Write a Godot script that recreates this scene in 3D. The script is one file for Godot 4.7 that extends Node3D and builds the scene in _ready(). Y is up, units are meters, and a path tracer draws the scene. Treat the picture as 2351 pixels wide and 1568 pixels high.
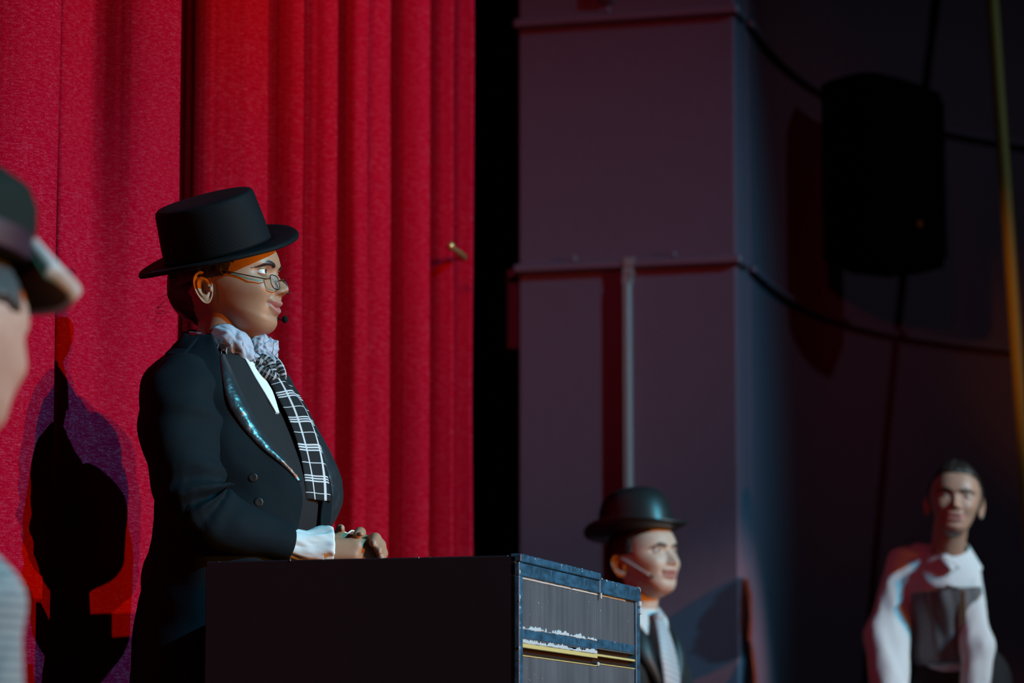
extends Node3D
# A school theatre stage seen from the hall: performers in costume in front of a red curtain.
# Axes: +X points from the stage to the audience, +Y up, -Z along the stage front. Stage floor at y = 0.

class MB extends RefCounted:
	# collects vertices and triangles for one mesh
	var v := PackedVector3Array()
	var c := PackedColorArray()
	var uv := PackedVector2Array()
	var ix := PackedInt32Array()
	var col := Color(1, 1, 1)
	func pt(p: Vector3, t := Vector2.ZERO) -> int:
		v.append(p); c.append(col); uv.append(t)
		return v.size() - 1
	func tri(a: int, b: int, d: int) -> void:
		ix.append(a); ix.append(b); ix.append(d)
	func quad(a: int, b: int, d: int, e: int) -> void:
		tri(a, b, d); tri(a, d, e)
	func flat(a: Vector3, b: Vector3, d: Vector3, e: Vector3) -> void:
		quad(pt(a, Vector2(0, 0)), pt(b, Vector2(1, 0)), pt(d, Vector2(1, 1)), pt(e, Vector2(0, 1)))
	func orient(from: int) -> void:
		# closed pieces: make the front faces point outwards
		var vol := 0.0
		for i in range(from, ix.size(), 3):
			vol += v[ix[i]].dot(v[ix[i + 1]].cross(v[ix[i + 2]]))
		if vol > 0.0:
			turn(from)
	func turn(from: int) -> void:
		for i in range(from, ix.size(), 3):
			var t := ix[i + 1]
			ix[i + 1] = ix[i + 2]
			ix[i + 2] = t
	func grid(rows: Array, closed := false, caps := false) -> void:
		# rows: arrays of points, all of one length; closed joins the last column to the first
		var from := ix.size()
		var n: int = rows[0].size()
		var s := v.size()
		for j in rows.size():
			var r: PackedVector3Array = rows[j]
			for i in n:
				pt(r[i], Vector2(float(i) / (n if closed else n - 1), float(j) / (rows.size() - 1)))
		for j in rows.size() - 1:
			for i in (n if closed else n - 1):
				var k := (i + 1) % n
				quad(s + j * n + i, s + j * n + k, s + (j + 1) * n + k, s + (j + 1) * n + i)
		if caps:
			for e in [0, rows.size() - 1]:
				var m := Vector3.ZERO
				for p in rows[e]:
					m += p
				var o := pt(m / n)
				for i in n:
					if e == 0:
						tri(o, s + (i + 1) % n, s + i)
					else:
						tri(o, s + e * n + i, s + e * n + (i + 1) % n)
		if closed:
			orient(from)
	func sheet(rows: Array, thick: float) -> void:
		# an open sheet of cloth with two sides and edges
		var n: int = rows[0].size()
		var m := rows.size()
		var loop := []
		var norm := []
		for j in m:
			var nr := PackedVector3Array()
			for i in n:
				var du: Vector3 = rows[j][mini(i + 1, n - 1)] - rows[j][maxi(i - 1, 0)]
				var dv: Vector3 = rows[mini(j + 1, m - 1)][i] - rows[maxi(j - 1, 0)][i]
				nr.append(du.cross(dv).normalized())
			norm.append(nr)
		for j in m:
			var r := PackedVector3Array()
			for i in n:
				r.append(rows[j][i] + norm[j][i] * thick * 0.5)
			for i in n:
				r.append(rows[j][n - 1 - i] - norm[j][n - 1 - i] * thick * 0.5)
			loop.append(r)
		var from := ix.size()
		var s := v.size()
		var w := n * 2
		for j in m:
			for i in w:
				var u := float(i) / (n - 1) if i < n else float(w - 1 - i) / (n - 1)
				pt(loop[j][i], Vector2(u, float(j) / (m - 1)))
		for j in m - 1:
			for i in w:
				var k := (i + 1) % w
				quad(s + j * w + i, s + j * w + k, s + (j + 1) * w + k, s + (j + 1) * w + i)
		for e in [0, m - 1]:
			for i in n - 1:
				quad(s + e * w + i, s + e * w + i + 1, s + e * w + w - 2 - i, s + e * w + w - 1 - i)
		orient(from)
	func tube(pts: Array, radii: Array, n := 10, caps := true) -> void:
		var rows := []
		var side := Vector3.ZERO
		for j in pts.size():
			var d: Vector3 = (pts[mini(j + 1, pts.size() - 1)] - pts[maxi(j - 1, 0)]).normalized()
			if side == Vector3.ZERO:
				side = d.cross(Vector3.UP if absf(d.y) < 0.9 else Vector3.RIGHT).normalized()
			side = (side - d * side.dot(d)).normalized()
			var other := d.cross(side)
			var r := PackedVector3Array()
			for i in n:
				var a := TAU * i / n
				r.append(pts[j] + (side * cos(a) + other * sin(a)) * radii[mini(j, radii.size() - 1)])
			rows.append(r)
		grid(rows, true, caps)
	func ball(m: Vector3, r: Vector3, n := 14, turned := Basis.IDENTITY) -> void:
		var rows := []
		for j in range(1, n):
			var t := PI * j / n
			var row := PackedVector3Array()
			for i in n * 2:
				var a := PI * i / n
				row.append(m + turned * (Vector3(sin(t) * cos(a), cos(t), sin(t) * sin(a)) * r))
			rows.append(row)
		grid(rows, true, true)
	func box(lo: Vector3, hi: Vector3, b := 0.0) -> void:
		# a box with bevelled edges
		b = minf(b, minf(hi.x - lo.x, minf(hi.y - lo.y, hi.z - lo.z)) * 0.49)
		var from := ix.size()
		var m := (lo + hi) / 2
		var h := (hi - lo) / 2
		for ax in 3:
			for sg in [-1.0, 1.0]:
				var e := [Vector3.ZERO, Vector3.ZERO, Vector3.ZERO]
				var u := (ax + 1) % 3
				var w := (ax + 2) % 3
				var q := []
				for k in [[-1, -1], [1, -1], [1, 1], [-1, 1]]:
					var p := Vector3.ZERO
					p[ax] = h[ax] * sg
					p[u] = (h[u] - b) * k[0]
					p[w] = (h[w] - b) * k[1]
					q.append(m + p)
				if sg < 0:
					q.reverse()
				flat(q[3], q[2], q[1], q[0])
		if b > 0.0:
			for ax in 3:
				var u := (ax + 1) % 3
				var w := (ax + 2) % 3
				for su in [-1.0, 1.0]:
					for sw in [-1.0, 1.0]:
						var q := []
						for k in [[-1, 0], [1, 0], [1, 1], [-1, 1]]:
							var p := Vector3.ZERO
							p[ax] = (h[ax] - b) * k[0]
							p[u] = (h[u] - (0.0 if k[1] == 0 else b)) * su
							p[w] = (h[w] - (b if k[1] == 0 else 0.0)) * sw
							q.append(m + p)
						if su * sw > 0:
							q.reverse()
						flat(q[0], q[1], q[2], q[3])
			for sx in [-1.0, 1.0]:
				for sy in [-1.0, 1.0]:
					for sz in [-1.0, 1.0]:
						var s := Vector3(sx, sy, sz)
						var q := [m + s * Vector3(h.x, h.y - b, h.z - b), m + s * Vector3(h.x - b, h.y, h.z - b), m + s * Vector3(h.x - b, h.y - b, h.z)]
						if sx * sy * sz > 0:
							q.reverse()
						tri(pt(q[0]), pt(q[1]), pt(q[2]))
	func prism(plan: PackedVector2Array, y0: float, y1: float) -> void:
		# an upright prism over a convex plan given in (x, z)
		var from := ix.size()
		var n := plan.size()
		for i in n:
			var a := plan[i]
			var d := plan[(i + 1) % n]
			flat(Vector3(a.x, y0, a.y), Vector3(d.x, y0, d.y), Vector3(d.x, y1, d.y), Vector3(a.x, y1, a.y))
		for y in [y0, y1]:
			var s := v.size()
			for p in plan:
				pt(Vector3(p.x, y, p.y))
			for i in range(1, n - 1):
				if y == y0:
					tri(s, s + i + 1, s + i)
				else:
					tri(s, s + i, s + i + 1)
		orient(from)
	func nets(prims: Array, k: float, cell: float, wrinkle: FastNoiseLite = null, amp := 0.0, grain := Vector3.ONE) -> void:
		# skin over tapered capsules [a, b, ra, rb], joined by a smooth minimum: surface nets
		var from := ix.size()
		var lo := Vector3(1e9, 1e9, 1e9)
		var hi := -lo
		for p in prims:
			var r: float = maxf(p[2], p[3]) + k * 0.5 + cell * 2.0 + amp
			for e in [p[0], p[1]]:
				lo = lo.min(e - Vector3(r, r, r))
				hi = hi.max(e + Vector3(r, r, r))
		var size := ((hi - lo) / cell).ceil()
		var nx := int(size.x) + 1
		var ny := int(size.y) + 1
		var nz := int(size.z) + 1
		var f := PackedFloat32Array()
		f.resize(nx * ny * nz)
		f.fill(9.0)
		var B := 6
		var hd := cell * B * 0.8661
		for bz in range(0, nz, B):
			for by in range(0, ny, B):
				for bx in range(0, nx, B):
					var m := lo + (Vector3(bx, by, bz) + Vector3(B, B, B) * 0.5) * cell
					var best := 1e9
					var ds := []
					for p in prims:
						var ab: Vector3 = p[1] - p[0]
						var h := clampf((m - p[0]).dot(ab) / maxf(ab.length_squared(), 1e-9), 0.0, 1.0)
						var d: float = (m - p[0] - ab * h).length() - lerpf(p[2], p[3], h)
						ds.append(d)
						best = minf(best, d)
					if best > hd * 1.25 + k + amp + cell or best < -hd * 1.6 - k - amp:
						if best < 0.0:
							for z in range(bz, mini(bz + B, nz)):
								for y in range(by, mini(by + B, ny)):
									for x in range(bx, mini(bx + B, nx)):
										f[(z * ny + y) * nx + x] = -1.0
						continue
					var near := []
					for i in prims.size():
						if ds[i] < best + hd * 2.4 + k * 1.5:
							near.append(prims[i])
					for z in range(bz, mini(bz + B, nz)):
						for y in range(by, mini(by + B, ny)):
							for x in range(bx, mini(bx + B, nx)):
								var q := lo + Vector3(x, y, z) * cell
								var s := 9.0
								for p in near:
									var ab: Vector3 = p[1] - p[0]
									var h := clampf((q - p[0]).dot(ab) / maxf(ab.length_squared(), 1e-9), 0.0, 1.0)
									var d: float = (q - p[0] - ab * h).length() - lerpf(p[2], p[3], h)
									var w := maxf(k - absf(s - d), 0.0) / k
									s = minf(s, d) - w * w * k * 0.25
								if wrinkle:
									s += wrinkle.get_noise_3dv(q * grain) * amp
								f[(z * ny + y) * nx + x] = s
		var at := PackedInt32Array()
		at.resize(nx * ny * nz)
		at.fill(-1)
		var sx := 1
		var sy := nx
		var sz := nx * ny
		var corner := [0, sx, sy, sx + sy, sz, sx + sz, sy + sz, sx + sy + sz]
		var off := [Vector3(0, 0, 0), Vector3(1, 0, 0), Vector3(0, 1, 0), Vector3(1, 1, 0), Vector3(0, 0, 1), Vector3(1, 0, 1), Vector3(0, 1, 1), Vector3(1, 1, 1)]
		var edges := [[0, 1], [2, 3], [4, 5], [6, 7], [0, 2], [1, 3], [4, 6], [5, 7], [0, 4], [1, 5], [2, 6], [3, 7]]
		for z in nz - 1:
			for y in ny - 1:
				var base := (z * ny + y) * nx
				for x in nx - 1:
					var i0 := base + x
					var neg := 0
					for q in corner:
						if f[i0 + q] < 0.0:
							neg += 1
					if neg == 0 or neg == 8:
						continue
					var sum := Vector3.ZERO
					var cnt := 0
					for e in edges:
						var fa := f[i0 + corner[e[0]]]
						var fb := f[i0 + corner[e[1]]]
						if (fa < 0.0) != (fb < 0.0):
							var oa: Vector3 = off[e[0]]
							var ob: Vector3 = off[e[1]]
							sum += oa.lerp(ob, fa / (fa - fb))
							cnt += 1
					at[i0] = pt(lo + (Vector3(x, y, z) + sum / cnt) * cell)
		for z in range(1, nz - 1):
			for y in range(1, ny - 1):
				var base := (z * ny + y) * nx
				for x in range(1, nx - 1):
					var i0 := base + x
					var s0 := f[i0] < 0.0
					if s0 != (f[i0 + sx] < 0.0):
						side4(at, i0 - sy - sz, i0 - sz, i0, i0 - sy, s0)
					if s0 != (f[i0 + sy] < 0.0):
						side4(at, i0 - sz - sx, i0 - sx, i0, i0 - sz, s0)
					if s0 != (f[i0 + sz] < 0.0):
						side4(at, i0 - sx - sy, i0 - sy, i0, i0 - sx, s0)
		orient(from)
	func side4(at: PackedInt32Array, a: int, b: int, d: int, e: int, s: bool) -> void:
		if at[a] < 0 or at[b] < 0 or at[d] < 0 or at[e] < 0:
			return
		if s:
			quad(at[a], at[b], at[d], at[e])
		else:
			quad(at[e], at[d], at[b], at[a])
	func move(t: Transform3D, from := 0) -> void:
		for i in range(from, v.size()):
			v[i] = t * v[i]
	func mesh() -> ArrayMesh:
		var n := PackedVector3Array()
		n.resize(v.size())
		for i in range(0, ix.size(), 3):
			var a := ix[i]
			var b := ix[i + 1]
			var d := ix[i + 2]
			var k := (v[d] - v[a]).cross(v[b] - v[a])
			n[a] += k
			n[b] += k
			n[d] += k
		for i in n.size():
			n[i] = n[i].normalized() if n[i].length_squared() > 1e-24 else Vector3.UP
		var arr := []
		arr.resize(Mesh.ARRAY_MAX)
		arr[Mesh.ARRAY_VERTEX] = v
		arr[Mesh.ARRAY_NORMAL] = n
		arr[Mesh.ARRAY_COLOR] = c
		arr[Mesh.ARRAY_TEX_UV] = uv
		arr[Mesh.ARRAY_INDEX] = ix
		var am := ArrayMesh.new()
		am.add_surface_from_arrays(Mesh.PRIMITIVE_TRIANGLES, arr)
		return am

var M := {}
var rng := RandomNumberGenerator.new()

func lin(r: float, g: float, b: float) -> Color:
	return Color(r, g, b).linear_to_srgb()

func mat(color: Color, rough := 0.8, spec := 0.5, metal := 0.0) -> StandardMaterial3D:
	var m := StandardMaterial3D.new()
	m.albedo_color = color
	m.roughness = rough
	m.metallic_specular = spec
	m.metallic = metal
	m.cull_mode = BaseMaterial3D.CULL_DISABLED
	return m

func build(mb: MB, called: String, m: Material, parent: Node = self) -> MeshInstance3D:
	var o := MeshInstance3D.new()
	o.name = called
	o.mesh = mb.mesh()
	o.material_override = m
	o.cast_shadow = GeometryInstance3D.SHADOW_CASTING_SETTING_ON
	parent.add_child(o, true)
	return o

func tag(o: Node, label: String, category := "", group := "", kind := "") -> Node:
	o.set_meta("label", label)
	if category: o.set_meta("category", category)
	if group: o.set_meta("group", group)
	if kind: o.set_meta("kind", kind)
	return o

func thing(called: String, label: String, category: String, at := Vector3.ZERO) -> Node3D:
	var o := Node3D.new()
	o.name = called
	o.position = at
	add_child(o, true)
	tag(o, label, category)
	return o

func curve(tab: Array, x: float) -> float:
	# smooth interpolation in a table of [x, y] pairs, x rising
	if x <= tab[0][0]: return tab[0][1]
	for i in range(1, tab.size()):
		if x <= tab[i][0]:
			var x0: float = tab[i - 1][0]
			var x1: float = tab[i][0]
			var t := (x - x0) / (x1 - x0)
			var y0: float = tab[i - 1][1]
			var y1: float = tab[i][1]
			var m0: float = (y1 - tab[maxi(i - 2, 0)][1]) / maxf(x1 - tab[maxi(i - 2, 0)][0], 1e-6) * (x1 - x0)
			var m1: float = (tab[mini(i + 1, tab.size() - 1)][1] - y0) / maxf(tab[mini(i + 1, tab.size() - 1)][0] - x0, 1e-6) * (x1 - x0)
			var t2 := t * t
			var t3 := t2 * t
			return y0 * (2 * t3 - 3 * t2 + 1) + m0 * (t3 - 2 * t2 + t) + y1 * (3 * t2 - 2 * t3) + m1 * (t3 - t2)
	return tab[-1][1]

func along(pts: Array, n: int) -> Array:
	# n points on a smooth line through pts
	var out := []
	var m := pts.size()
	for k in n:
		var t := float(k) / (n - 1) * (m - 1)
		var i := mini(int(t), m - 2)
		var u := t - i
		out.append((pts[i] as Vector3).cubic_interpolate(pts[i + 1], pts[maxi(i - 1, 0)], pts[mini(i + 2, m - 1)], u))
	return out

func bell(x: float, m: float, s: float) -> float:
	var t := (x - m) / s
	return exp(-t * t)

func noise(freq: float, sd: int, oct := 3) -> FastNoiseLite:
	var n := FastNoiseLite.new()
	n.seed = sd
	n.frequency = freq
	n.noise_type = FastNoiseLite.TYPE_SIMPLEX_SMOOTH
	n.fractal_octaves = oct
	return n

func picture(w: int, h: int, f: Callable) -> ImageTexture:
	var im := Image.create(w, h, false, Image.FORMAT_RGB8)
	for y in h:
		for x in w:
			im.set_pixel(x, y, f.call(x, y))
	return ImageTexture.create_from_image(im)

const CAM := Vector3(0.0, 0.31, 0.0)
func _ready() -> void:
	rng.seed = 7
	# ---- camera
	var cam := Camera3D.new()
	cam.name = "camera"
	var lens := CameraAttributesPhysical.new()
	lens.frustum_focal_length = 113.27
	lens.frustum_focus_distance = 5.85
	lens.exposure_aperture = 4.0
	lens.frustum_near = 0.05
	lens.frustum_far = 100.0
	cam.attributes = lens
	cam.transform = Transform3D(Basis.from_euler(Vector3(deg_to_rad(7.8177), deg_to_rad(16.2364), 0)), CAM)
	cam.current = true
	add_child(cam)
	# ---- a closed, dark hall: no sky
	var env := Environment.new()
	env.background_mode = Environment.BG_COLOR
	env.background_color = Color(0, 0, 0)
	env.tonemap_mode = Environment.TONE_MAPPER_LINEAR
	env.tonemap_exposure = 1.0
	env.sdfgi_enabled = true
	env.ssao_enabled = true
	env.ssil_enabled = true
	var we := WorldEnvironment.new()
	we.name = "surroundings"
	we.environment = env
	add_child(we)
	# ---- stage lamps (the fittings are built in the hall, out of frame)
	var amber := lin(1.0, 0.30, 0.012)
	var cyan := lin(0.07, 0.70, 1.0)
	stage_lamp("lower amber stage lamp on a stand in the hall", Vector3(9.3, 1.75, -4.3), Vector3(-2.2, 1.1, -5.9), amber, 68.0, 19.0, 0.6, true)
	stage_lamp("taller amber stage lamp on a stand in the hall", Vector3(9.3, 2.65, -2.9), Vector3(-2.2, 1.2, -5.7), amber, 60.0, 15.0, 0.7, true)
	stage_lamp("cyan stage lamp aimed at the podium", Vector3(9.3, 6.15, -3.75), Vector3(-2.05, 0.95, -5.6), cyan, 265.0, 7.0, 1.0, false)
	stage_lamp("cyan stage lamp aimed at the pier", Vector3(9.3, 6.15, -4.5), Vector3(-2.0, 1.65, -8.15), cyan, 195.0, 9.3, 1.0, false)
	stage_lamp("cyan stage lamp aimed at the near end of the stage", Vector3(9.3, 6.15, -3.1), Vector3(-1.6, 0.9, -3.2), cyan, 150.0, 4.0, 1.0, false)
	stage_lamp("red stage lamp aimed at the mauve pier", Vector3(0.0, 3.6, 3.2), Vector3(-2.62, 2.1, -9.5), lin(1.0, 0.09, 0.15), 30.0, 6.0, 1.0, false)
	stage_lamp("red stage lamp aimed at the person leaning forward", Vector3(-2.05, 3.6, 2.6), Vector3(-1.52, 0.85, -9.3), lin(1.0, 0.10, 0.16), 17.0, 2.2, 0.9, false)
	stage_lamp("dim bluish house lamp under the hall ceiling by the side wall", Vector3(4.5, 7.3, -9.2), Vector3(-1.7, 1.0, -11.3), lin(0.50, 0.80, 1.0), 4.6, 17.0, 0.8, false)
	stage_lamp("cyan stage lamp aimed at the person leaning forward", Vector3(9.3, 6.15, -5.4), Vector3(-1.36, 0.90, -9.3), cyan, 175.0, 2.4, 0.9, false)
	stage_lamp("high amber stage lamp aimed at the person leaning forward", Vector3(9.3, 6.15, -6.1), Vector3(-1.36, 0.90, -9.3), amber, 150.0, 2.4, 0.9, false)
	stage_lamp("narrow amber lamp hanging by the near side wall", Vector3(-1.7, 3.6, 3.2), Vector3(-1.22, 1.90, -10.95), amber, 42.0, 2.4, 1.0, false)
	# ---- the place
	materials()
	hall()
	curtains()
	podium()
	# ---- the performers
	speaker_in_top_hat()
	boy_in_bowler()
	person_leaning()
	person_in_cap()
	# ---- small things
	fittings()

func stage_lamp(label: String, at: Vector3, to: Vector3, color: Color, energy: float, angle: float, blend: float, on_stand: bool) -> void:
	var t := thing("stage_lamp", label, "lamp", at)
	var d := (to - at).normalized()
	var turn := Basis.looking_at(d)
	var mb := MB.new()
	var rows := []
	for p in [[0.0, 0.30], [0.05, 0.30], [0.075, 0.27], [0.08, 0.2], [0.095, 0.12], [0.105, 0.03], [0.105, 0.0], [0.098, 0.0], [0.094, 0.06], [0.0, 0.07]]:
		var r := PackedVector3Array()
		for i in 28:
			r.append(turn * Vector3(cos(TAU * i / 28) * p[0], sin(TAU * i / 28) * p[0], p[1]))
		rows.append(r)
	mb.grid(rows, true)
	build(mb, "housing", mat(lin(0.02, 0.02, 0.022), 0.5), t)
	mb = MB.new()
	rows = []
	for p in [[0.0, 0.035], [0.04, 0.037], [0.07, 0.042], [0.092, 0.05], [0.092, 0.055], [0.0, 0.055]]:
		var r := PackedVector3Array()
		for i in 28:
			r.append(turn * Vector3(cos(TAU * i / 28) * p[0], sin(TAU * i / 28) * p[0], p[1]))
		rows.append(r)
	mb.grid(rows, true)
	var glow := mat(color, 0.3)
	glow.emission_enabled = true
	glow.emission = color
	glow.emission_energy_multiplier = 3.0
	build(mb, "lens_glow", glow, t)
	mb = MB.new()
	for s in [-1.0, 1.0]:
		mb.tube([turn * Vector3(0.11 * s, 0, 0.12), turn * Vector3(0.13 * s, 0.1, 0.14), turn * Vector3(0.13 * s, 0.2, 0.14)], [0.012], 8)
	mb.tube([turn * Vector3(-0.13, 0.2, 0.14), turn * Vector3(0.13, 0.2, 0.14)], [0.012], 8)
	build(mb, "yoke", mat(lin(0.02, 0.02, 0.022), 0.5), t)
	mb = MB.new()
	var top: Vector3 = turn * Vector3(0, 0.2, 0.14)
	if on_stand:
		var below := Vector3(top.x, -0.9 - at.y, top.z)
		var hub := below + Vector3(0, 1.0, 0)
		mb.tube([top, hub], [0.018], 10)
		for k in 3:
			mb.tube([hub, below + Vector3(cos(TAU * k / 3), 0, sin(TAU * k / 3)) * 0.6 + Vector3(0, 0.015, 0)], [0.014], 8)
		mb.tube([top, top + (turn * Vector3(0, 0.0, 0.0) + Vector3(0, 0.001, 0))], [0.02], 8)
		build(mb, "stand", mat(lin(0.03, 0.03, 0.03), 0.4), t)
	else:
		mb.tube([top, Vector3(top.x, 8.2 - at.y, top.z)], [0.02], 10)
		build(mb, "hanging_rod", mat(lin(0.03, 0.03, 0.03), 0.4), t)
	var l := SpotLight3D.new()
	l.name = "beam"
	l.transform = Transform3D(turn, turn * Vector3(0, 0, -0.03))
	l.light_color = color
	l.light_energy = energy
	l.spot_angle = angle
	l.spot_angle_attenuation = blend
	l.spot_range = 40.0
	l.spot_attenuation = 2.0
	l.light_size = 0.06
	l.shadow_enabled = true
	t.add_child(l)

func materials() -> void:
	# heavy red wool curtain: weave with slubs of paler yarn
	var slub := noise(1.0, 3, 2)
	var fine := noise(1.0, 5, 1)
	var thread := func(x: int, y: int) -> float:
		# crossfaded so that the cloth repeats without a seam
		var a := TAU * x / 512.0
		var t := y / 512.0
		var s: float = slub.get_noise_3d(cos(a) * 3.0, sin(a) * 3.0, y * 0.23) * (1.0 - t) + slub.get_noise_3d(cos(a) * 3.0, sin(a) * 3.0, (y - 512) * 0.23) * t
		var g: float = fine.get_noise_3d(cos(a) * 14.0, sin(a) * 14.0, y * 0.55)
		return clampf(0.5 + s * 0.55 + g * 0.45, 0.0, 1.0)
	var knots := noise(0.09, 8, 1)
	var yarn := func(x: int, y: int) -> Color:
		var k: float = thread.call(x, y)
		var d := 0.72 if knots.get_noise_2d(x * 1.0, y * 3.0) > 0.62 else 1.0
		var c := Color(0.275, 0.0006, 0.012).lerp(Color(0.345, 0.030, 0.056), k * k * k) * d
		return c.linear_to_srgb()
	var ridges := func(x: int, y: int) -> Color:
		var k: float = thread.call(x, y)
		return Color(k, k, k)
	var red := mat(Color.WHITE, 0.95, 0.0)
	red.albedo_texture = picture(512, 512, yarn)
	red.heightmap_enabled = true
	red.heightmap_texture = picture(512, 512, ridges)
	red.heightmap_scale = 0.010
	M.curtain = red
	# painted plaster with brush mottling
	M.plaster = mat(lin(0.120, 0.056, 0.078), 0.85, 0.35)
	M.plaster.heightmap_enabled = true
	M.plaster.heightmap_texture = soft_noise(0.03, 11)
	M.plaster.heightmap_scale = 0.05
	M.plaster.uv1_triplanar = true
	M.plaster.uv1_world_triplanar = true
	M.plaster.uv1_scale = Vector3(2, 2, 2)
	M.rail = mat(lin(0.120, 0.056, 0.078), 0.6)
	M.black = mat(lin(0.012, 0.012, 0.013), 0.8, 0.3)
	M.dark_wall = mat(lin(0.03, 0.03, 0.034), 0.9, 0.2)
	M.floor = mat(lin(0.03, 0.026, 0.024), 0.6, 0.3)

func soft_noise(freq: float, sd: int) -> NoiseTexture2D:
	var t := NoiseTexture2D.new()
	t.width = 256
	t.height = 256
	t.seamless = true
	t.noise = noise(freq, sd, 4)
	return t

func struct(mb: MB, called: String, m: Material, label: String, parent: Node = self) -> MeshInstance3D:
	var o := build(mb, called, m, parent)
	o.set_meta("kind", "structure")
	o.set_meta("label", label)
	return o

func hall() -> void:
	var mb := MB.new()
	mb.box(Vector3(-7, -1.1, -15), Vector3(12, -0.9, 4))
	struct(mb, "floor", M.floor, "dark floor of the hall below the stage")
	mb = MB.new()
	mb.box(Vector3(-7, -0.9, -13.6), Vector3(-0.95, 0, 4), 0.01)
	struct(mb, "floor_stage", M.floor, "raised dark wooden stage floor")
	mb = MB.new()
	mb.box(Vector3(-7, 8.2, -15), Vector3(12, 8.4, 4))
	struct(mb, "ceiling", M.dark_wall, "dark ceiling of the hall")
	mb = MB.new()
	mb.box(Vector3(-7.2, -1.1, -15), Vector3(-7, 8.4, 4))
	struct(mb, "wall_backstage", M.black, "black wall at the back of the stage")
	mb = MB.new()
	mb.box(Vector3(12, -1.1, -15), Vector3(12.2, 8.4, 4))
	struct(mb, "wall_audience", M.dark_wall, "dark wall at the back of the hall")
	mb = MB.new()
	mb.box(Vector3(-7.2, -1.1, 4), Vector3(12.2, 8.4, 4.2))
	struct(mb, "wall_near", M.dark_wall, "dark near side wall of the hall")
	mb = MB.new()
	mb.box(Vector3(-7.2, -1.1, -15.2), Vector3(12.2, 8.4, -15))
	struct(mb, "wall_far", M.black, "black wall closing the wings")
	# the header over the curtain
	mb = MB.new()
	mb.box(Vector3(-7, 3.5, -9.4), Vector3(-2.25, 8.2, 4), 0.005)
	struct(mb, "wall_header", M.dark_wall, "dark proscenium header over the curtain")
	# the pier at the end of the curtain
	mb = MB.new()
	mb.box(Vector3(-2.743, 0, -9.66), Vector3(-2.053, 8.2, -9.491), 0.006)
	var pier := struct(mb, "wall_pier", M.plaster, "plain mauve plaster pier beside the end of the red curtain")
	mb = MB.new()
	mb.box(Vector3(-2.853, 1.655, -9.66), Vector3(-2.743, 1.906, -9.57), 0.006)
	build(mb, "corbel", M.plaster, pier)
	# rails with clips on the pier
	var n := 0
	for y in [1.876, 2.653]:
		n += 1
		mb = MB.new()
		mb.box(Vector3(-2.753, y, -9.6), Vector3(-2.033, y + 0.028, -9.459), 0.006)
		var o := struct(mb, "trim_%d" % n, M.rail, ["lower moulding rail across the mauve pier", "upper moulding rail across the mauve pier"][n - 1])
		for x in [-2.56, -2.245] if n == 1 else [-2.45]:
			mb = MB.new()
			mb.box(Vector3(x - 0.009, y + 0.029, -9.478), Vector3(x + 0.009, y + 0.046, -9.46), 0.003)
			build(mb, "clip", M.rail, o)
	mb = MB.new()
	mb.box(Vector3(-2.783, 1.872, -9.58), Vector3(-2.733, 1.895, -9.5), 0.004)
	build(mb, "rail_bracket", M.rail, pier)
	# vertical conduit with a splayed head
	mb = MB.new()
	mb.prism(PackedVector2Array([Vector2(-2.404, -9.492), Vector2(-2.404, -9.462), Vector2(-2.400, -9.458), Vector2(-2.384, -9.458), Vector2(-2.380, -9.462), Vector2(-2.380, -9.492)]), 0.0, 1.83)
	for q in 3:
		var y0 := 1.829 + 0.026 * q
		mb.prism(PackedVector2Array([Vector2(-2.404 + 0.003 * q, -9.492), Vector2(-2.404 + 0.003 * q, -9.462 + 0.003 * q), Vector2(-2.376 + 0.005 * q, -9.462 + 0.003 * q), Vector2(-2.376 + 0.005 * q, -9.492)]), y0, y0 + 0.0265)
	struct(mb, "trim_3", mat(lin(0.20, 0.15, 0.145), 0.5), "pale vertical conduit running down the mauve pier")
	mb = MB.new()
	mb.box(Vector3(-2.48, 2.715, -9.491), Vector3(-2.42, 2.80, -9.455), 0.012)
	struct(mb, "trim_4", M.rail, "small junction box above the upper rail of the pier")
	# the curved blue side wall with two dark rails
	var line := along([Vector3(-2.075, 0, -9.3), Vector3(-2.085, 0, -9.675), Vector3(-2.098, 0, -10.056), Vector3(-2.088, 0, -10.40), Vector3(-2.05, 0, -10.755), Vector3(-1.954, 0, -11.115), Vector3(-1.817, 0, -11.41), Vector3(-1.571, 0, -11.784), Vector3(-1.15, 0, -12.3), Vector3(-0.4, 0, -13.0), Vector3(0.8, 0, -13.7), Vector3(3, 0, -14.3), Vector3(12, 0, -14.95)], 97)
	line = line.slice(8)
	var rows := []
	for y in [-0.9, 0.5, 1.9, 3.5, 8.2]:
		var r := PackedVector3Array()
		for p in line:
			r.append(p + Vector3(0, y, 0))
		rows.append(r)
	mb = MB.new()
	mb.sheet(rows, 0.06)
	struct(mb, "wall_side", M.plaster, "curved plaster side wall of the hall beyond the pier")
	for k in 2:
		mb = MB.new()
		var y: float = [1.890, 2.668][k]
		var pts := []
		var sec := []
		for j in line.size():
			var p: Vector3 = line[j]
			var d: Vector3 = (line[mini(j + 1, line.size() - 1)] - line[maxi(j - 1, 0)]).normalized()
			var out := Vector3(-d.z, 0, d.x)
			var r := PackedVector3Array()
			for q in [[0.02, -0.011], [0.05, -0.011], [0.054, -0.007], [0.054, 0.007], [0.05, 0.011], [0.02, 0.011]]:
				r.append(p + out * q[0] + Vector3(0, y + q[1], 0))
			sec.append(r)
		mb.grid(sec, true, true)
		struct(mb, "trim_%d" % (5 + k), M.rail, ["lower moulding rail along the curved side wall", "upper moulding rail along the curved side wall"][k])

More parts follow.
